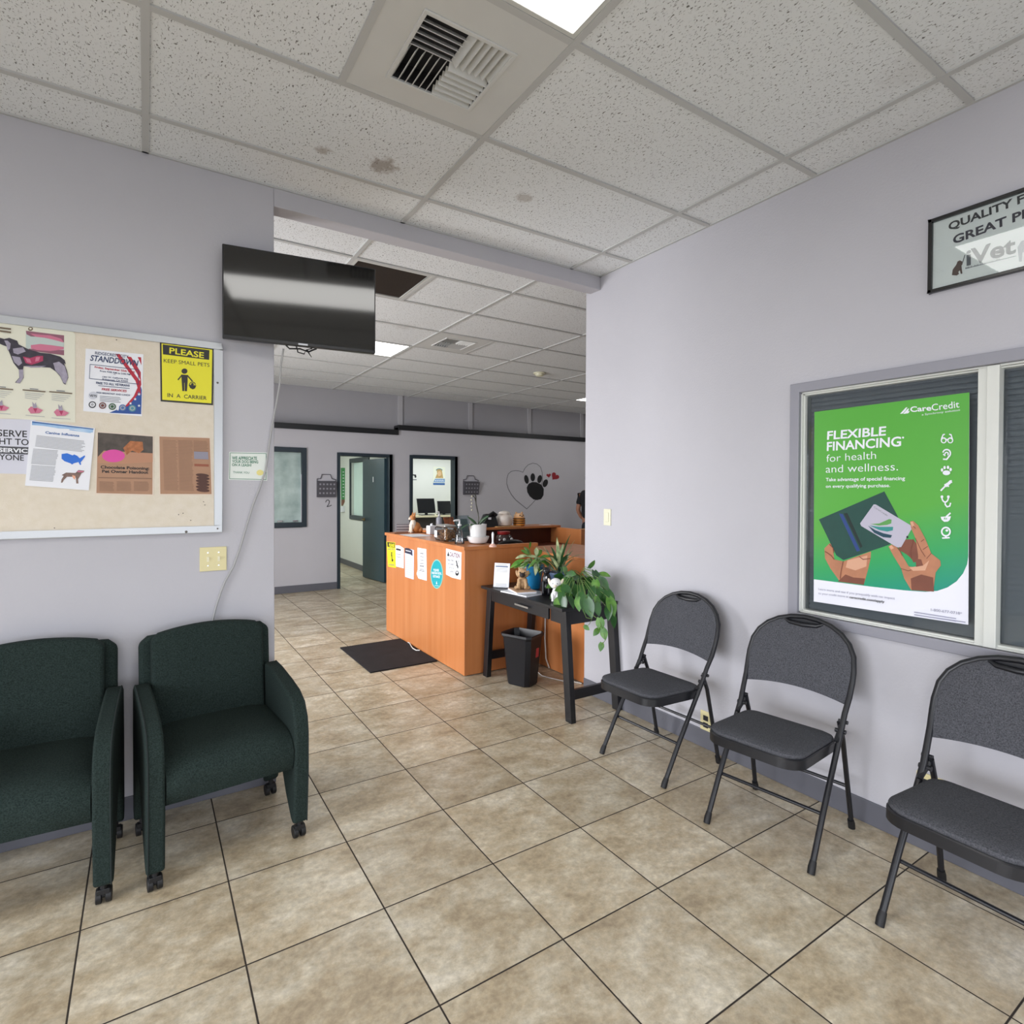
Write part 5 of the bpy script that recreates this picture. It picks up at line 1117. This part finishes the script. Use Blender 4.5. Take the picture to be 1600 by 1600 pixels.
# rear ledge ornaments
p = Vector((3.33, 5.55, 1.062)); s0 = at_y(788, 820, 5.55); p.x = s0.x
t = thing('white_ornament_jar', 'round white carved ceramic jar on the rear desk ledge', 'jar', p)
CV = mat('carved_white_ceramic', '#e9e4de', .4, col2='#d3c4b6', nscale=14, bump=.6, bscale=30)
M().lathe([(.05, 0), (.085, .015), (.098, .06), (.092, .11), (.07, .135), (.062, .14)], p, n=28).build('body', CV, t)
M().lathe([(.070, .138), (.072, .148), (.055, .168), (.02, .176), (.0, .178)], p, n=28).build('jar_lid', CV, t)
s0 = at_y(811, 820, 5.52); p = Vector((s0.x, 5.52, 1.062)); t = thing('striped_ornament_jar', 'orange and black striped tiger jar on the rear desk ledge', 'jar', p)
OR = mat('tiger_orange', '#d98e33', .4); ORL = mat('tiger_pale', '#e8b98a', .45)
pr = [(.055, 0), (.068, .01), (.070, .03), (.071, .045), (.071, .06), (.070, .075), (.069, .09), (.066, .10)]
M().lathe([(.055, 0), (.070, .01), (.072, .055), (.070, .09), (.062, .10)], p, n=24).build('body', OR, t)
st_ = M()
for z_ in (.030, .055, .082): st_.lathe([(.0725, z_), (.0732, z_ + .004), (.0725, z_ + .009)], p, n=24)
st_.build('stripes', SBL, t)
hd_ = M().lathe([(.062, .10), (.060, .125), (.045, .145), (.0, .152)], p, n=24, m=ORL)
for q in (-.04, .04): hd_.ball(p + Vector((q, 0, .148)), (.016, .010, .018), ORL, n=10); hd_.ball(p + Vector((q * .55, -.052, .125)), (.008, .006, .010), SBL, n=8)
hd_.ball(p + Vector((0, -.056, .112)), (.012, .008, .008), SBL, n=8); hd_.build('jar_lid', None, t)
s0 = at_y(765, 822, 5.54); p = Vector((s0.x, 5.54, 1.062)); t = thing('desk_telephone', 'black desk phone on the rear ledge, left of the white carved jar', 'telephone', p)
M().hexa([p + Vector(q) for q in ((-.12, -.08, 0), (.08, -.08, 0), (.08, .08, 0), (-.12, .08, 0), (-.05, .0, .15), (.07, -.01, .15), (.08, .07, .14), (-.05, .07, .14))]).build('base', PLAST, t, smooth=0, bevel=.008)
M().tube([p + Vector((-.07, -.03, .075)), p + Vector((-.05, -.03, .12)), p + Vector((.03, -.03, .165)), p + Vector((.07, -.03, .13))], [.022, .016, .016, .022], n=10).build('handset', PLAST, t)
M().box(p.x - .045, p.x - .01, p.y - .052, p.y - .048, p.z + .085, p.z + .11).build('display', PAPER, t, smooth=0)
tag(M().box(3.98, 4.10, 5.46, 5.54, 1.0625, 1.067).build('note_card', PAPER, smooth=0), 'small white card lying at the right end of the rear ledge', 'card')
tag(M().box(3.30, 3.62, 5.385, 5.44, 1.0625, 1.072).build('wooden_ruler', mat('pale_wood', '#c99a63', .5), smooth=0), 'pale wooden strip on the rear ledge in front of the striped jar', 'ruler')
# office chair behind the end panel
p = Vector((3.08, 4.50, 0)); t = thing('office_chair', 'black office chair behind the desk, only its rounded top showing', 'office chair', p, math.radians(15))
arc_ = []
for k in range(11): a_ = PI * k / 10; arc_.append((.19 * math.cos(a_), .20, .905 + .07 * math.sin(a_) ** .7))
M().tube([(.19, .18, .62)] + arc_ + [(-.19, .18, .62)], .018, n=10).build('back_frame', PLAST, t, local=True)
M().prism([(x * .95, .205, z - .004) for x, y, z in [(.19, .2, .62)] + arc_ + [(-.19, .2, .62)]], (0, .02, 0)).build('backrest', mat('black_mesh', '#1a1b1e', .8), t, local=True, smooth=0)
M().lathe([(.20, .46), (.235, .48), (.235, .51), (.20, .535), (.0, .54)], (0, -.03, 0), n=24, power=3).build('seat', mat('black_mesh', '#1a1b1e'), t, local=True, smooth=60)
M().cyl((0, -.02, .08), (0, -.02, .47), .028).build('gas_column', CHROME, t, local=True)
M().tube([(0, .18, .50), (0, .24, .55), (0, .225, .72)], .02, n=8).build('back_support', PLAST, t, local=True)
for k in range(5):
    a_ = 2 * PI * k / 5; q = Vector((math.cos(a_), math.sin(a_), 0)); M().tube([(0, -.02, .10), tuple(q * .26 + Vector((0, -.02, .07)))], [.022, .014], n=8).build('base_arm', PLAST, t, local=True)
    c_ = q * .26 + Vector((0, -.02, .03)); M().cyl(tuple(c_ - Vector((.018, 0, 0))), tuple(c_ + Vector((.018, 0, 0))), .03, n=14).build('caster', RUBBER, t, local=True)

# ------------------------------------------------------------------ floor mat, cords
t = tag(M().box(1.515, 2.112, 4.425, 5.275, .0005, .011).build('floor_mat', mat('black_carpet_mat', '#0e0e12', .9, col2='#1c1a20', nscale=8, bump=.8, bscale=300), smooth=0, bevel=.004), 'black entrance mat on the tiles against the desk front', 'floor mat')
cw = mat('white_cord', '#dcdcd8', .4)
q = [at_z(u, v, .016) for u, v in ((656, 1016), (650, 1016), (645, 1013), (642, 1009), (643, 1005), (648, 1002))]
tag(M().tube([(min(p.x, 2.112), p.y, .0165) for p in q], .0045, n=6).build('cord_loop', cw, smooth=60), 'white cord loop poking out from under the desk onto the mat', 'cord')
q = [at_z(u, v, .005) for u, v in ((840, 1050), (847, 1056), (862, 1060), (880, 1064), (895, 1065), (909, 1068))]
tag(M().tube([(p.x, p.y, .006) for p in q], .004, n=6).build('extension_lead', cw, smooth=60), 'white cord lying on the floor behind the waste bin', 'cord')
tag(M().tube([(2.795, 3.80, .71), (2.785, 3.80, .60), (2.80, 3.80, .45), (2.79, 3.79, .25), (2.795, 3.78, .08), (2.80, 3.74, .012)], .006, n=6).build('hanging_cord', cw, smooth=60), 'pale cord hanging down behind the waste bin against the desk', 'cord')

# ------------------------------------------------------------------ black table by the wall
t = thing('console_table', 'black wooden table with drawer and splayed legs holding the plants', 'table', (2.45, 3.32, 0))
tx0, tx1, ty0, ty1, tz = 2.215, 2.695, 2.83, 3.86, .73
M().box(tx0, tx1, ty0, ty1, tz - .022, tz).build('tabletop', BLACKW, t, smooth=0, bevel=.003)
def legp(x, y0, y1): return [(x - .02, y1 - .03, 0), (x + .02, y1 - .03, 0), (x + .02, y1 + .03, 0), (x - .02, y1 + .03, 0), (x - .02, y0 - .032, tz - .022), (x + .02, y0 - .032, tz - .022), (x + .02, y0 + .032, tz - .022), (x - .02, y0 + .032, tz - .022)]
for x in (tx0 + .065, tx1 - .012):
    M().hexa(legp(x, ty0 + .05, ty0 - .015)).build('leg', BLACKW, t, smooth=0, bevel=.002); M().hexa(legp(x, ty1 - .05, ty1 + .012)).build('leg', BLACKW, t, smooth=0, bevel=.002)
for y, yy in ((ty0 + .002, ty0 - .002), (ty1 - .002, ty1)):
    M().box(tx0 + .085, tx1 - .03, yy - .012, yy + .012, .135, .20).build('stretcher', BLACKW, t, smooth=0, bevel=.002)
for y in (ty0 + .045, ty1 - .045): M().box(tx0 + .085, tx1 - .03, y - .010, y + .010, tz - .12, tz - .022).build('apron', BLACKW, t, smooth=0)
M().box(tx1 - .04, tx1 - .02, ty0 + .07, ty1 - .07, tz - .12, tz - .022).build('apron', BLACKW, t, smooth=0)
M().box(tx0 + .062, tx0 + .080, ty0 + .07, ty0 + .20, tz - .12, tz - .022).build('apron', BLACKW, t, smooth=0)
dr = M().box(tx0 + .045, tx0 + .063, ty0 + .205, ty1 - .085, tz - .112, tz - .030).build('drawer', BLACKW, t, smooth=0, bevel=.002)
ha, hb = 3.235, 3.405
M().box(tx0 + .018, tx0 + .028, ha, hb, tz - .075, tz - .063).cyl((tx0 + .024, ha + .012, tz - .069), (tx0 + .045, ha + .012, tz - .069), .005, n=8).cyl((tx0 + .024, hb - .012, tz - .069), (tx0 + .045, hb - .012, tz - .069), .005, n=8).build('drawer_pull', CHROME, dr, smooth=0)

ZB = tz
def ont(u, v): p = at_z(u, v, ZB); return Vector((p.x, p.y, ZB))
# upright sign (code left out)
p0 = ont(771, 917); p1 = ont(795, 918.5); d_ = (p1 - p0).normalized(); nrm = Vector((d_.y, -d_.x, 0)).normalized()
ht = (at_p(771, 880, p0, nrm) - p0).z
US = lambda a_, b_: p0 + d_ * (a_ * (p1 - p0).length) + Vector((0, 0, (1 - b_) * ht)) - nrm * (.03 * (1 - b_))
t = thing('card_stand', 'white upright card with a bold heading at the left end of the black table', 'sign', p0 + (p1 - p0) / 2)
a = Art(US, nrm, .003); a.sheet([(0, 0), (1, 0), (1, 1), (0, 1)], PAPER).up()
a.text('Our Clinic Form', (.10, .16), (.9, .16), (.10, .105), mat('dark_blue_ink', '#33476b', .6), bold=.03) if False else a.line([(.10, .14), (.86, .14)], .05, mat('dark_blue_ink', '#5a6c8c', .6))
a.line([(.2, .07), (.8, .07)], .02, GREY_INK)
for k in range(3): a.line([(.15, .23 + .06 * k), (.85, .23 + .06 * k)], .015, GREY_INK)
for k in range(2): a.line([(.15, .86 + .06 * k), (.85, .86 + .06 * k)], .018, GREY_INK)
a.build('card', None, t, smooth=0)
M().hexa([p0 + nrm * .004, p1 + nrm * .004, p1 + nrm * .045, p0 + nrm * .045, p0 + nrm * .004 + Vector((0, 0, .004)), p1 + nrm * .004 + Vector((0, 0, .004)), p1 + nrm * .045 + Vector((0, 0, .004)), p0 + nrm * .045 + Vector((0, 0, .004))]).build('foot', MATS['acrylic'], t, smooth=0)
# magazine, book, dog figurine
def booklet(c_, w_, h_, th_, rz, m, name, label, cat):
    ca, sa = math.cos(rz), math.sin(rz); P = [Vector((c_.x + x * ca - y * sa, c_.y + x * sa + y * ca, c_.z)) for x, y in ((-w_ / 2, -h_ / 2), (w_ / 2, -h_ / 2), (w_ / 2, h_ / 2), (-w_ / 2, h_ / 2))]
    t = thing(name, label, cat, c_)
    M().hexa(P + [p + Vector((0, 0, th_ * .8)) for p in P]).build('pages', PAPER, t, smooth=0)
    M().hexa([p + Vector((0, 0, th_ * .8)) for p in P] + [p + Vector((0, 0, th_)) for p in P]).build('cover', m, t, smooth=0)
c_ = Vector((2.325, 3.42, ZB)); booklet(c_, .21, .28, .009, .15, mat('grey_magazine_cover', '#8e95a0', .35, col2='#d2d6da', nscale=9), 'magazine', 'grey and white magazine lying near the drawer side of the black table', 'magazine')
c_ = Vector((2.315, 3.43, ZB + .010)); booklet(c_, .15, .20, .014, -.25, mat('tan_book_cover', '#c9a88a', .4, noise=.15, nscale=12), 'small_book', 'small tan book on the magazine, under the dog figurine', 'book')
p = Vector((2.325, 3.44, ZB + .025)); t = thing('dog_figurine', 'tan scruffy sitting dog figurine on the book at the black table', 'figurine', p, math.radians(-35))
FT = mat('figurine_fur', '#9c7a55', .8, col2='#c3a27c', nscale=50, bump=1, bscale=70); FDK = mat('figurine_muzzle', '#2c211c', .7)
b_ = M(); b_.ball((0, .008, .05), (.038, .034, .05), FT); b_.ball((0, .03, .028), (.045, .035, .026), FT)
for q in (-.022, .022): b_.tube([(q, -.018, .075), (q * 1.2, -.032, .03), (q * 1.3, -.045, .010)], [.015, .013, .014], FT, n=10); b_.ball((q * 1.9, -.018, .014), (.018, .028, .014), FT)
b_.build('body', None, t, local=True)
h_ = M(); h_.ball((0, -.008, .118), (.038, .034, .036), FT); h_.ball((0, -.038, .108), (.021, .016, .018), FDK); h_.ball((0, -.053, .112), .006, INK, n=8)
for q in (-1, 1): h_.ball((q * .036, -.004, .112), (.012, .017, .028), FT, rot=Matrix.Rotation(q * .35, 3, 'Y')); h_.ball((q * .016, -.038, .126), .006, INK, n=8); h_.tube([(q * .02, 0, .145), (q * .028, .002, .162)], [.010, .003], FT, n=6)
h_.build('head', None, t, local=True)
# black statuette
p = Vector((2.42, 3.27, ZB)); t = thing('black_statuette', 'dark sitting dog statuette beside the blue pot, one white chest spot', 'figurine', p, math.radians(-40))
b_ = M(); b_.ball((0, .01, .06), (.045, .05, .06)); b_.ball((0, -.005, .11), (.032, .032, .055)); b_.ball((0, -.015, .175), (.028, .032, .028)); b_.ball((0, -.045, .168), (.014, .02, .012))
for q in (-.02, .02): b_.tube([(q, -.025, .10), (q, -.035, .02), (q, -.05, .008)], [.013, .011, .011], n=8); b_.tube([(q, -.01, .195), (q * 1.2, -.005, .225)], [.010, .002], n=6)
b_.build('body', mat('black_ceramic', '#121216', .3), t, local=True); M().ball((0.0, -.037, .13), (.006, .004, .010), n=8).build('chest_spot', PAPER, t, local=True)
# white statuette
p = Vector((2.32, 3.03, ZB)); t = thing('white_statuette', 'white and cream puppy statuette half covered by pothos leaves', 'figurine', p, math.radians(-45))
b_ = M(); b_.ball((0, .01, .045), (.042, .045, .045), WHITEC); b_.ball((0, -.015, .075), (.028, .026, .04), WHITEC)
for q in (-.018, .018): b_.tube([(q, -.025, .07), (q, -.04, .01)], [.013, .011], WHITEC, n=8)
b_.build('body', None, t, local=True)
h_ = M(); h_.ball((0, -.01, .145), (.048, .042, .044), WHITEC); h_.ball((0, -.048, .132), (.016, .012, .012), CRF)
for q in (-1, 1): h_.ball((q * .045, -.005, .15), (.013, .02, .038), CRF, rot=Matrix.Rotation(q * .4, 3, 'Y')); h_.ball((q * .017, -.046, .150), .005, INK, n=6)
h_.build('head', None, t, local=True)

t.scale = (.86, .86, .86)
# potted plants
def pot(c_, r0, r1, h_, m, t, soil=True):
    M().lathe([(r0, 0), (r1, h_ * .92), (r1 * 1.06, h_ * .93), (r1 * 1.06, h_), (r1 * .95, h_), (r1 * .9, h_ * .86), (0, h_ * .85)], c_, n=30).build('pot', m, t)
rd = random.Random(11)
p = Vector((2.50, 3.56, ZB)); t = thing('blue_potted_plant', 'leafy green plant in a bright blue pot at the far end of the black table', 'potted plant', p)
pot(p, .058, .085, .175, mat('blue_pot', '#1c7fb5', .35), t)
lv = M(); sm = M()
for (u, v, L_, dx, dz, kd) in ((808, 878, .15, -1, -.3, 0), (815, 868, .13, -1, .1, 1), (823, 858, .13, -.5, .9, 0), (820, 880, .14, -.9, -.5, 0), (832, 868, .14, -.6, .3, 1), (840, 872, .16, .2, .2, 0), (848, 872, .15, .7, .1, 1), (856, 880, .15, .9, -.3, 0), (838, 884, .13, -.2, -.6, 1), (828, 850, .10, .1, 1, 0), (850, 888, .13, .8, -.4, 0), (828, 890, .11, -.6, -.6, 0), (843, 862, .12, .5, .7, 0), (862, 887, .13, .9, -.4, 1), (815, 885, .10, -.8, -.6, 1), (812, 882, .12, -.9, -.1, 0), (820, 861, .11, -.6, .7, 0), (833, 878, .13, -.3, -.3, 0), (845, 880, .13, .3, -.5, 1), (838, 860, .12, .1, .8, 1), (853, 868, .12, .8, .3, 0), (826, 874, .12, -.8, .1, 1), (842, 889, .11, .1, -.8, 0)):
    b0 = p + Vector((0, 0, .16)); tgt = at_y(u, v, 3.50 + rd.uniform(-.07, .06)); dirv = Vector((dx, -dx * .3 + rd.uniform(-.3, .3), dz)).normalized(); st0 = tgt - dirv * L_ * .4
    sm.tube([b0, (b0 + st0) / 2 + Vector((0, 0, .03)), st0], .0025, n=5)
    leaf(lv, st0, dirv, (rd.uniform(-.4, .4), -.6, .8), L_ * .8, L_ * .15, (LF1, LFV)[kd], 'oval', .25, .15)
lv.build('leaves', None, t, smooth=60); sm.build('stems', STM, t)
p = Vector((2.60, 3.36, ZB)); t = thing('variegated_potted_plant', 'spiky cream-striped plant in a grey-blue pot in the middle of the black table', 'potted plant', p)
pot(p, .055, .078, .14, mat('grey_blue_pot', '#5d7496', .4), t)
lv = M()
for k in range(26):
    a_ = k * 2.4; r_ = .35 + .65 * ((k * 7) % 10) / 10; L_ = .20 + .12 * rd.random()
    leaf(lv, p + Vector((.02 * math.cos(a_), .02 * math.sin(a_), .12 + .004 * k)), (math.cos(a_) * r_, math.sin(a_) * r_ * .8, .8 + .5 * rd.random() - .35 * r_), (0, 0, 1), L_, .016, LFD if k % 2 else LFV, 'strap', .55 * r_, .25)
lv.build('leaves', None, t, smooth=60)
# pothos
p = Vector((2.50, 2.99, ZB)); t = thing('trailing_pothos', 'large pothos trailing over the near end of the black table', 'potted plant', p)
pot(p, .07, .095, .15, mat('black_pot', '#17181b', .45), t)
lv = M(); sm = M()
spec = [(925, 880, .085, 2.50, .5, .9), (914, 897, .105, 2.50, -.2, .2), (932, 902, .11, 2.45, .1, -.4), (946, 898, .085, 2.55, .8, -.1), (919, 912, .10, 2.42, -.4, -.5), (944, 912, .11, 2.45, .5, -.5), (931, 917, .10, 2.40, 0, -.6), (950, 925, .08, 2.5, .6, -.7),
        (872, 900, .09, 2.38, -.6, .2), (882, 890, .10, 2.42, -.2, .4), (893, 897, .10, 2.40, .3, .1), (868, 912, .10, 2.36, -.8, -.3), (880, 915, .11, 2.34, -.3, -.6), (892, 912, .11, 2.38, .2, -.5), (902, 905, .10, 2.42, .4, -.2), (860, 915, .08, 2.34, -.9, -.2), (865, 928, .09, 2.32, -.6, -.6), (878, 932, .11, 2.30, -.2, -.8), (889, 930, .10, 2.34, .3, -.7), (899, 925, .11, 2.36, .2, -.7), (909, 925, .10, 2.38, .1, -.5),
        (870, 943, .09, 2.27, -.5, -.9), (882, 944, .10, 2.27, .0, -.9), (893, 941, .09, 2.28, .3, -.8), (904, 944, .09, 2.27, .1, -.9), (914, 944, .115, 2.22, -.1, -1), (921, 950, .125, 2.22, .25, -1), (933, 944, .10, 2.28, .1, -1), (934, 952, .085, 2.26, .2, -1), (952, 938, .13, 2.42, .1, -.8), (956, 948, .12, 2.40, .3, -1), (951, 957, .10, 2.38, -.1, -1), (958, 970, .095, 2.44, .1, -1), (939, 905, .09, 2.5, .2, .3), (925, 928, .10, 2.36, -.1, -.8), (940, 930, .10, 2.4, .3, -.7), (874, 920, .085, 2.30, -.9, -.1), (887, 921, .09, 2.30, .5, -.3), (905, 935, .09, 2.30, -.3, -.8)]
for k, (u, v, L_, X_, dx, dz) in enumerate(spec):
    c_ = at_x(u, v, X_); dirv = (Vector((.35, -dx * .1, 0)) * 0 + CR * dx + Vector((0, 0, dz)) - CF * .35).normalized(); b0 = c_ - dirv * L_ * .45
    L_ *= .9; leaf(lv, b0, dirv, (-CF.x + rd.uniform(-.8, .8), -CF.y + rd.uniform(-.8, .8), .5), L_, L_ * .38, (LF1, LF2, LF2)[k % 3], 'heart', .1, .18)
    o_ = p + Vector((rd.uniform(-.04, .04), rd.uniform(-.04, .04), .14)); mid = (o_ + b0) / 2 + Vector((-.02, 0, .05)); sm.tube([o_, mid, b0], .0022, n=5)
def vine(pts):
    P = [at_x(u, v, X_) for u, v, X_ in pts]; sm.tube(P, .0018, n=5)
vine([(909, 935, 2.24), (912, 955, 2.2), (916, 965, 2.19), (925, 967, 2.19), (921, 975, 2.19), (917, 979, 2.19)])
vine([(916, 950, 2.22), (927, 962, 2.2), (936, 968, 2.2), (940, 978, 2.2), (932, 984, 2.2), (944, 990, 2.2), (946, 1000, 2.2), (940, 1008, 2.2)])
for u, v, L_, dx, dz in ((917, 981, .04, .7, -.5), (938, 976, .075, .1, -1), (931, 988, .05, -.5, -.6), (944, 991, .065, .2, -.8), (939, 1011, .05, -.2, -1)):
    c_ = at_x(u, v, 2.2); dirv = (CR * dx + Vector((0, 0, dz)) - CF * .15).normalized(); leaf(lv, c_ - dirv * L_ * .5, dirv, tuple(-CF + Vector((0, 0, .15))), L_, L_ * .42, LF1, 'heart', .05, .15)
lv.build('leaves', None, t, smooth=60); sm.build('vines', STM, t)

# ------------------------------------------------------------------ waste bin
t = thing('waste_bin', 'black rectangular waste bin with a red and white sticker under the table', 'waste bin', (2.42, 3.58, 0))
bd_ = Vector((.38, -.925, 0)).normalized(); be = Vector((.925, .38, 0)).normalized(); bc = Vector((2.425, 3.585, 0))
def ring(hl, hs, z, ch=.03):
    P = []
    for sx, sy in ((-1, -1), (1, -1), (1, 1), (-1, 1)):
        for o1, o2 in (((1, 0), (0, 1)) if sx * sy > 0 else ((0, 1), (1, 0))):
            P.append(bc + bd_ * sx * (hl - ch * o1[0] if False else hl - ch * o1) * 1 + be * sy * (hs - ch * o2) + Vector((0, 0, z))) if False else None
    pts = [(-hl, -hs + ch), (-hl + ch, -hs), (hl - ch, -hs), (hl, -hs + ch), (hl, hs - ch), (hl - ch, hs), (-hl + ch, hs), (-hl, hs - ch)]
    return [bc + bd_ * a_ + be * b_ + Vector((0, 0, z)) for a_, b_ in pts]
prof = [(.098, .078, .003), (.102, .082, .012), (.128, .104, .355), (.140, .116, .375), (.140, .116, .392), (.133, .109, .392), (.122, .098, .35), (.098, .076, .02)]
vs = []; fs = []
for hl, hs, z in prof: vs += ring(hl, hs, z)
for i in range(len(prof) - 1):
    for k in range(8): fs.append((i * 8 + k, i * 8 + (k + 1) % 8, (i + 1) * 8 + (k + 1) % 8, (i + 1) * 8 + k))
fs += [tuple(range(8))[::-1], tuple(range((len(prof) - 1) * 8, len(prof) * 8))]
M().add(vs, fs).build('bin_body', mat('black_bin_plastic', '#12141b', .42, noise=.1, nscale=30), t, smooth=30)
def bp2(a_, b_): zz = .20 + b_; e = zz / .39; o_ = .082 + (.104 - .082) * e + .0015; hl = .100 + .028 * e + .0015; return bc + bd_ * hl + be * a_ + Vector((0, 0, zz))
M().add([bp2(.0, -.01), bp2(.05, -.01), bp2(.05, .09), bp2(.0, .09)], [(0, 1, 2, 3)], PAPER).add([bp2(.005, .015) + bd_ * .001, bp2(.045, .015) + bd_ * .001, bp2(.045, .085) + bd_ * .001, bp2(.005, .085) + bd_ * .001], [(0, 1, 2, 3)], mat('label_red', '#a8323a', .5)).build('sticker', None, t, smooth=0)

# ------------------------------------------------------------------ grey cabinet and person beyond the desk
t = thing('side_cabinet', 'tan-topped pale grey cabinet at the far right behind the desk', 'cabinet', (6.3, 7.0, 0))
c0 = at_y(904, 829, 7.0); M().box(c0.x, c0.x + .9, 6.98, 7.45, .80, .83).build('top', mat('tan_top', '#b08a58', .5), t, smooth=0)
M().box(c0.x + .02, c0.x + .88, 7.0, 7.43, .08, .80).build('body', mat('pale_grey_body', '#8d8f9a', .5), t, smooth=0); M().box(c0.x + .04, c0.x + .86, 7.03, 7.40, 0, .08).build('plinth', PLAST, t, smooth=0)

def skin_mesh(name, verts, edges, radii, m, parent, root=0, sub=2):
    me = bpy.data.meshes.new(name); me.from_pydata([tuple(v) for v in verts], edges, [])
    o = bpy.data.objects.new(name, me); C.objects.link(o); o.parent = parent; WM[o.name] = WM[parent.name].copy()
    o.modifiers.new('skin', 'SKIN'); me.skin_vertices.new() if not me.skin_vertices else None
    for i, r_ in enumerate(radii):
        me.skin_vertices[0].data[i].radius = r_ if isinstance(r_, tuple) else (r_, r_)
    me.skin_vertices[0].data[root].use_root = True
    s_ = o.modifiers.new('sub', 'SUBSURF'); s_.levels = sub; s_.render_levels = sub
    me.materials.append(m); o.modifiers['skin'].use_smooth_shade = True
    return o
t = thing('person', 'person in a black T-shirt and dark trousers standing by the far wall, mostly hidden', 'person', (6.77, 7.85, 0), math.radians(0))
SKN = mat('person_skin', '#a97860', .55); SHIRT = mat('black_cotton', '#16171c', .85); TRS = mat('dark_trousers', '#1d222c', .85); HAIR = mat('dark_hair', '#1c1512', .7)
V_ = [(0, 0, .95), (0, 0, 1.12), (0, 0, 1.30), (-.01, 0, 1.42), (.0, 0, 1.50), (.02, 0, 1.56), (.03, 0, 1.63), (.025, 0, 1.72)]
E_ = [(i, i + 1) for i in range(7)]; R_ = [(.13, .15), (.12, .14), (.12, .165), (.09, .14), .055, (.075, .07), (.095, .075), (.07, .06)]
for s in (-1, 1):
    n0 = len(V_); V_ += [(-.02, s * .17, 1.41), (-.06, s * .21, 1.27), (-.085, s * .23, 1.12), (-.01, s * .235, 1.00), (.07, s * .22, .93), (.11, s * .215, .90)]
    E_ += [(3, n0), (n0, n0 + 1), (n0 + 1, n0 + 2), (n0 + 2, n0 + 3), (n0 + 3, n0 + 4), (n0 + 4, n0 + 5)]; R_ += [.058, .05, .043, .038, .028, (.02, .035)]
    for k in range(5):
        dz = (k - 2) * .017; n1 = len(V_); L_ = (.07, .085, .09, .083, .068)[k] if k else .055
        V_ += [(.13, s * .212, .895 + dz), (.13 + L_ * .55, s * .205, .885 + dz), (.13 + L_, s * .19, .868 + dz)]; E_ += [(n0 + 5, n1), (n1, n1 + 1), (n1 + 1, n1 + 2)]; R_ += [.010, .009, .008]
    n2 = len(V_); V_ += [(0, s * .09, .90), (.01, s * .10, .50), (-.015, s * .10, .10), (.03, s * .105, .04), (.14, s * .11, .03)]
    E_ += [(0, n2), (n2, n2 + 1), (n2 + 1, n2 + 2), (n2 + 2, n2 + 3), (n2 + 3, n2 + 4)]; R_ += [.085, .058, .04, .04, (.035, .03)]
skin_mesh('body', V_, E_, R_, SKN, t)
V2 = [(0, 0, .93), (0, 0, 1.12), (0, 0, 1.30), (-.01, 0, 1.43), (0, 0, 1.475)]; E2 = [(0, 1), (1, 2), (2, 3), (3, 4)]; R2 = [(.155, .175), (.145, .165), (.145, .185), (.105, .155), (.065, .07)]
for s in (-1, 1): n0 = len(V2); V2 += [(-.02, s * .17, 1.415), (-.055, s * .212, 1.28), (-.072, s * .224, 1.20)]; E2 += [(3, n0), (n0, n0 + 1), (n0 + 1, n0 + 2)]; R2 += [.072, .066, .064]
skin_mesh('t_shirt', V2, E2, R2, SHIRT, t)
V3 = [(0, 0, .98), (0, 0, .92)]; E3 = [(0, 1)]; R3 = [(.145, .165), (.15, .17)]
for s in (-1, 1): n0 = len(V3); V3 += [(0, s * .09, .86), (.01, s * .10, .50), (-.012, s * .10, .08)]; E3 += [(1, n0), (n0, n0 + 1), (n0 + 1, n0 + 2)]; R3 += [.10, .075, .062]
skin_mesh('trousers', V3, E3, R3, TRS, t)
M().ball((.01, 0, 1.70), (.108, .088, .095), n=20).build('hair', HAIR, t, local=True)
fc_ = M(); fc_.tube([(.118, 0, 1.68), (.135, 0, 1.645), (.118, 0, 1.635)], [.008, .014, .008], SKN, n=8)
for s in (-1, 1): fc_.ball((.108, s * .032, 1.675), (.008, .012, .008), PAPER, n=8); fc_.ball((.02, s * .082, 1.655), (.02, .010, .032), SKN, n=8)
fc_.box(.10, .116, -.024, .024, 1.598, 1.606, mat('lips', '#8a5148', .5)); fc_.build('face', None, t, local=True)
for s in (-1, 1): M().box(-.05, .20, s * .105 - .048, s * .105 + .048, 0, .075).build('shoe', PLAST, t, local=True, bevel=.025, seg=3)
